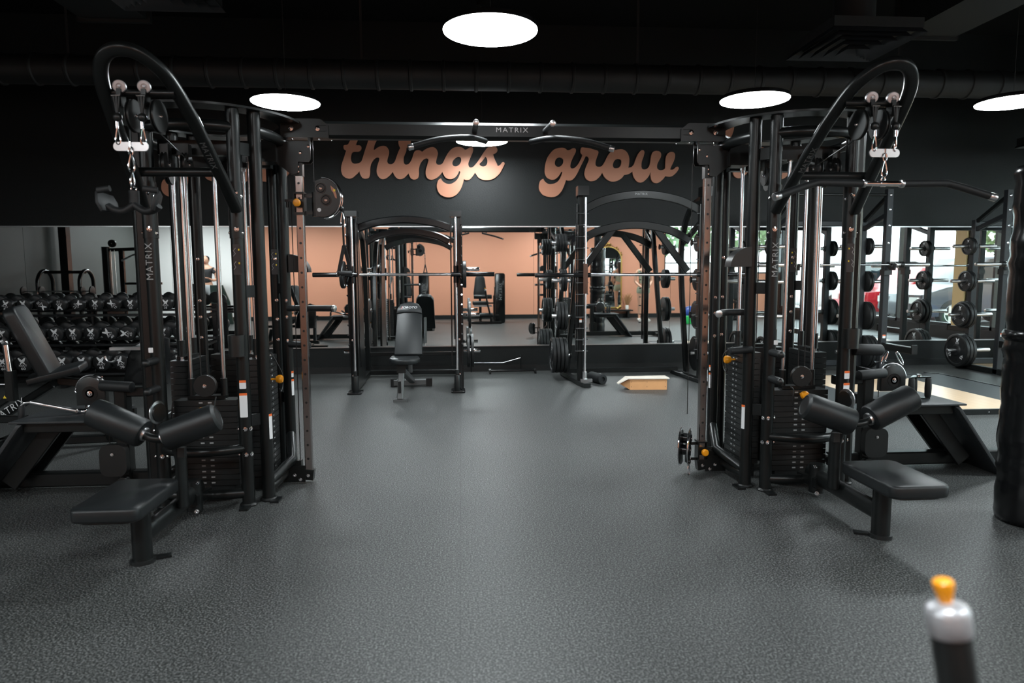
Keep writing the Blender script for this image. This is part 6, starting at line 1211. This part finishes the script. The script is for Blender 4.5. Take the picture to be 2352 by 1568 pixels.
def person(x, y, h, label, top_m, bot_m, hair_m, long_hair, pose, sleeve, facing=1):
    """stands facing +Y*facing"""
    k = h/1.70; t = thing('person', label, 'person', (x, y, 0))
    def p(a, b, c): return (x+a*k, y+b*k*facing, c*k)
    n = [(p(0, 0, .98), (.135*k, .095*k)), (p(0, 0, 1.12), (.115*k, .085*k)), (p(0, .01, 1.30), (.145*k, .10*k)), (p(0, 0, 1.42), (.10*k, .075*k)), (p(0, 0, 1.50), .052*k), (p(0, .02, 1.58), (.068*k, .075*k)), (p(0, .015, 1.66), .060*k)]
    e = [(0, 1), (1, 2), (2, 3), (3, 4), (4, 5), (5, 6)]
    def chain(root, pts):
        a = root
        for q in pts:
            n.append(q); e.append((a, len(n)-1)); a = len(n)-1
        return a
    hands = []
    for s_ in (-1, 1):
        chain(0, [(p(s_*.10, 0, .86), .085*k), (p(s_*.105, .01, .66), .068*k), (p(s_*.10, .015, .49), .052*k), (p(s_*.10, -.01, .34), .052*k), (p(s_*.10, 0, .10), .034*k), (p(s_*.11, .03, .05), .036*k), (p(s_*.125, .13, .03), (.036*k, .026*k))])
        if pose == 'clasp': arm = [(s_*.18, -.0, 1.38), (s_*.225, .0, 1.24), (s_*.235, .01, 1.10), (s_*.15, .12, .99), (s_*.06, .18, .93)]
        elif s_ > 0: arm = [(s_*.19, 0, 1.38), (s_*.235, -.02, 1.24), (s_*.24, -.02, 1.12), (s_*.20, .14, 1.10), (s_*.16, .26, 1.14)]
        else: arm = [(s_*.19, 0, 1.38), (s_*.235, .0, 1.24), (s_*.25, -.02, 1.12), (s_*.25, .02, .96), (s_*.245, .04, .86)]
        rr = [.055, .047, .040, .034, .026]
        a = chain(3, [(p(*q), r*k) for q, r in zip(arm, rr)])
        w0, w1 = V(arm[-2]), V(arm[-1]); d = (w1-w0).normalized(); sd = d.cross(V((0, .3, 1))).normalized() if abs(d.z) < .9 else V((0, 1, 0))
        palm = w1+d*.05; n.append((p(*palm), (.036*k, .018*k))); e.append((a, len(n)-1)); pi = len(n)-1
        for f, (off, ln) in enumerate(((-.030, .062), (-.010, .074), (.010, .070), (.028, .055))):
            b0 = palm+d*.03+sd*off; b1 = b0+d*ln*.5+V((0, 0, -.004)); b2 = b1+d*ln*.42+V((0, 0, -.016))
            chain(pi, [(p(*b0), .0085*k), (p(*b1), .008*k), (p(*b2), .007*k)])
        b0 = palm-d*.015+sd*-.042; chain(pi, [(p(*b0), .010*k), (p(*(b0+d*.03-sd*.012)), .0085*k), (p(*(b0+d*.055-sd*.010)), .008*k)])
    body = skinned('body', n, e, skin, t)
    hz = 1.615
    head = MB().lathe(p(0, .015, hz-.115), (0, 0, 1), [(0, .02*k), (.015*k, .045*k), (.05*k, .066*k), (.10*k, .078*k), (.15*k, .08*k), (.19*k, .068*k), (.215*k, .035*k), (.222*k, .002)], 20)
    obj('head', head, skin, t)
    f = V(p(0, .09, hz-.03)); obj('nose', MB().lathe(f+V((0, 0, .025*k)), (0, facing*.35, -1), [(0, .004), (.03*k, .012*k), (.036*k, .004)], 8), skin, t)
    for s_ in (-1, 1):
        obj('ear', MB().ball(p(s_*.08, .01, hz-.02), .016*k, 8), skin, t); obj('eye', MB().ball(p(s_*.030, .083, hz), .009*k, 8), blackc, t)
    obj('mouth', MB().box(p(0, .083, hz-.07), (.04*k, .008, .008*k)), red_m, t)
    hm = MB().lathe(p(0, -.004, hz-.01), (0, 0, 1), [(0, .083*k), (.05*k, .088*k), (.09*k, .078*k), (.115*k, .04*k), (.12*k, .002)], 20)
    if long_hair: hm.otube(smooth([p(-.01, -.055, hz+.05), p(0, -.09, hz-.06), p(.02, -.10, hz-.2), p(.05, -.09, hz-.36)], 5), .085*k, .04*k, (0, 1, 0))
    obj('hair', hm, hair_m, t)
    tn = [(p(0, 0, 1.0), (.15*k, .108*k)), (p(0, 0, 1.13), (.13*k, .098*k)), (p(0, .012, 1.30), (.158*k, .112*k)), (p(0, 0, 1.40), (.125*k, .088*k))]; te = [(0, 1), (1, 2), (2, 3)]
    for s_ in (-1, 1):
        q = [(s_*.16, 0, 1.39)]+([(s_*.215, 0, 1.27)] if sleeve else [])
        a = 3
        for qq in q: tn.append((p(*qq), .062*k)); te.append((a, len(tn)-1)); a = len(tn)-1
    obj_t = skinned('shirt', tn, te, top_m, t)
    bn = [(p(0, 0, 1.03), (.148*k, .108*k)), (p(0, 0, .95), (.155*k, .115*k))]; be = [(0, 1)]
    for s_ in (-1, 1):
        a = 1
        for qq, r in (((s_*.10, 0, .84), .102*k), ((s_*.108, .01, .66 if not long_hair else .74), .095*k)): bn.append((p(*qq), r)); be.append((a, len(bn)-1)); a = len(bn)-1
    skinned('shorts', bn, be, bot_m, t)
    for s_ in (-1, 1):
        obj('shoe', MB().otube(smooth([p(s_*.105, -.06, .045), p(s_*.11, .02, .05), p(s_*.12, .12, .038), p(s_*.125, .20, .028)], 4), .045*k, .036*k, (0, 0, 1)), potm, t)
    return t
person(5.02, -.02, 1.68, 'person in a sage green top and shorts with hands clasped by the terracotta wall', sage, sage, hair, True, 'clasp', False)
person(-6.95, -.7, 1.82, 'person in a black shirt, grey shorts and black cap beside the white wall', blackc, greyc, blackc, False, 'reach', True)

# ================================================================== outside the storefront
one('parking_lot', MB().bb((XE+.2, -25, -.3), (60, 35, -.12)), asphalt, 'pale asphalt car park outside the storefront windows', 'car park', (20, 5, -.12))
bpy.data.objects['parking_lot']['kind'] = 'structure'
def car(y, col_, label, L=4.6, Hh=1.5, suv=False):
    x = 11.75+L/2
    z0 = -.12
    t = thing('car', label, 'car', (x, y, z0))
    W2 = .92
    hd, rf = (1.0, 1.85) if suv else (.85, Hh)
    prof = [(-L/2, .45), (-L/2+.05, .85), (-L/2+.7, hd+.05), (-L/2+1.3, hd+.12), (-L/2+1.75, rf-.04), (-L/2+2.3, rf), (L/2-1.1, rf), (L/2-.45, rf-.15), (L/2-.12, hd+.12), (L/2, .9), (L/2, .45), (L/2-.15, .28), (-L/2+.15, .28)]
    M = frame((x+W2, y, z0), (0, 1, 0), (0, 0, 1))
    M = Matrix.Translation((x-W2, y, z0)) @ Matrix(((0, 0, 1), (1, 0, 0), (0, 1, 0))).to_4x4()
    obj('car_body', MB().prism(prof, 2*W2, M, .06), col_, t, ang=50)
    gl = [(-L/2+1.42, hd+.12), (-L/2+1.85, rf-.08), (-L/2+2.35, rf-.06), (L/2-1.15, rf-.06), (L/2-.62, rf-.2), (L/2-.4, hd+.14)]
    obj('side_window', MB().prism(gl, 2*W2+.02, M @ Matrix.Translation((0, 0, -.01))), carglass, t)
    for yy in (-L/2+.9, L/2-.9):
        for s_ in (-1, 1):
            c = V((x+s_*(W2-.08), y+yy, z0+.36)); wl = obj('wheel', MB().lathe(c, (s_, 0, 0), [(-.10, .30), (-.09, .36), (.09, .36), (.11, .33), (.11, .26)], 26), tyre, t)
            rim = MB().lathe(c, (s_, 0, 0), [(.09, .25), (.118, .245), (.10, .20), (.10, .01)], 22)
            for k in range(6):
                a = k*math.pi/3; rim.box(c+V((s_*.112, math.cos(a)*.12, math.sin(a)*.12)), (.012, .05+.17*abs(math.cos(a)), .05+.17*abs(math.sin(a))))
            obj('wheel_rim', rim, brush, wl)
    t.rotation_euler.z = -math.pi/2
    obj('headlight', MB().bb((x-W2+.08, y-L/2-.02, z0+.62), (x-W2+.4, y-L/2+.1, z0+.78)).bb((x+W2-.4, y-L/2-.02, z0+.62), (x+W2-.08, y-L/2+.1, z0+.78)), potm, t)
car(-1.45, carred, 'red pickup style car parked nose-in outside the storefront window', 5.0, 1.6)
car(.95, cardk, 'dark blue off-road car parked nose-in beside the red car', 4.4, 1.8, True)
car(-4.6, carwh, 'white car parked outside beyond the red one', 4.8, 1.7, True)
one('stucco_building', MB().bb((17.5, 8.6, -.12), (24, 22, 6)), cream, 'cream stucco wall of the neighbouring building outside', 'building', (20, 15, -.12))
one('porch_pillar', MB().bb((11.4, 8.0, -.12), (11.9, 8.5, 4.5)), tanm, 'tan square porch pillar outside the eastern window', 'pillar', (11.6, 8.25, -.12))
def tree(x, y, h, label, seed):
    random.seed(seed); t = thing('tree', label, 'tree', (x, y, -.12), 'trees beyond the car park')
    obj('tree_trunk', MB().tube([(x, y, -.12), (x+.1, y, h*.3), (x, y+.1, h*.6)], .14, 10), bark, t)
    m = MB()
    for i in range(900):
        a = random.uniform(0, 6.28); b = math.acos(random.uniform(-1, 1)); r = h*.36*random.uniform(.45, 1)**.5
        c = V((x+r*math.sin(b)*math.cos(a), y+r*math.sin(b)*math.sin(a), h*.62+r*.85*math.cos(b)))
        u = V((random.uniform(-1, 1), random.uniform(-1, 1), random.uniform(-1, 1))).normalized()*.17; w_ = u.orthogonal().normalized()*.10
        m.add([c-u, c+w_, c+u, c-w_], [(0, 1, 2, 3)])
    obj('tree_crown', m, leafm, t, flat=True)
for i, (x, y, h, lb) in enumerate(((24, -4, 5.5, 'leafy tree beyond the car park behind the red car'), (27, 2, 6.5, 'tall leafy tree beyond the dark off-road car'), (25, -11, 6, 'leafy tree at the far south end of the car park'), (23, 6.0, 5, 'leafy tree beside the cream building'))): tree(x, y, h, lb, i+2)
for i, (x, y, h, lb) in enumerate(((9.2, -14, 6, 'leafy tree outside the high south window'), (13.5, -15, 6, 'leafy tree southeast of the building'))): tree(x, y, h, lb, i+20)
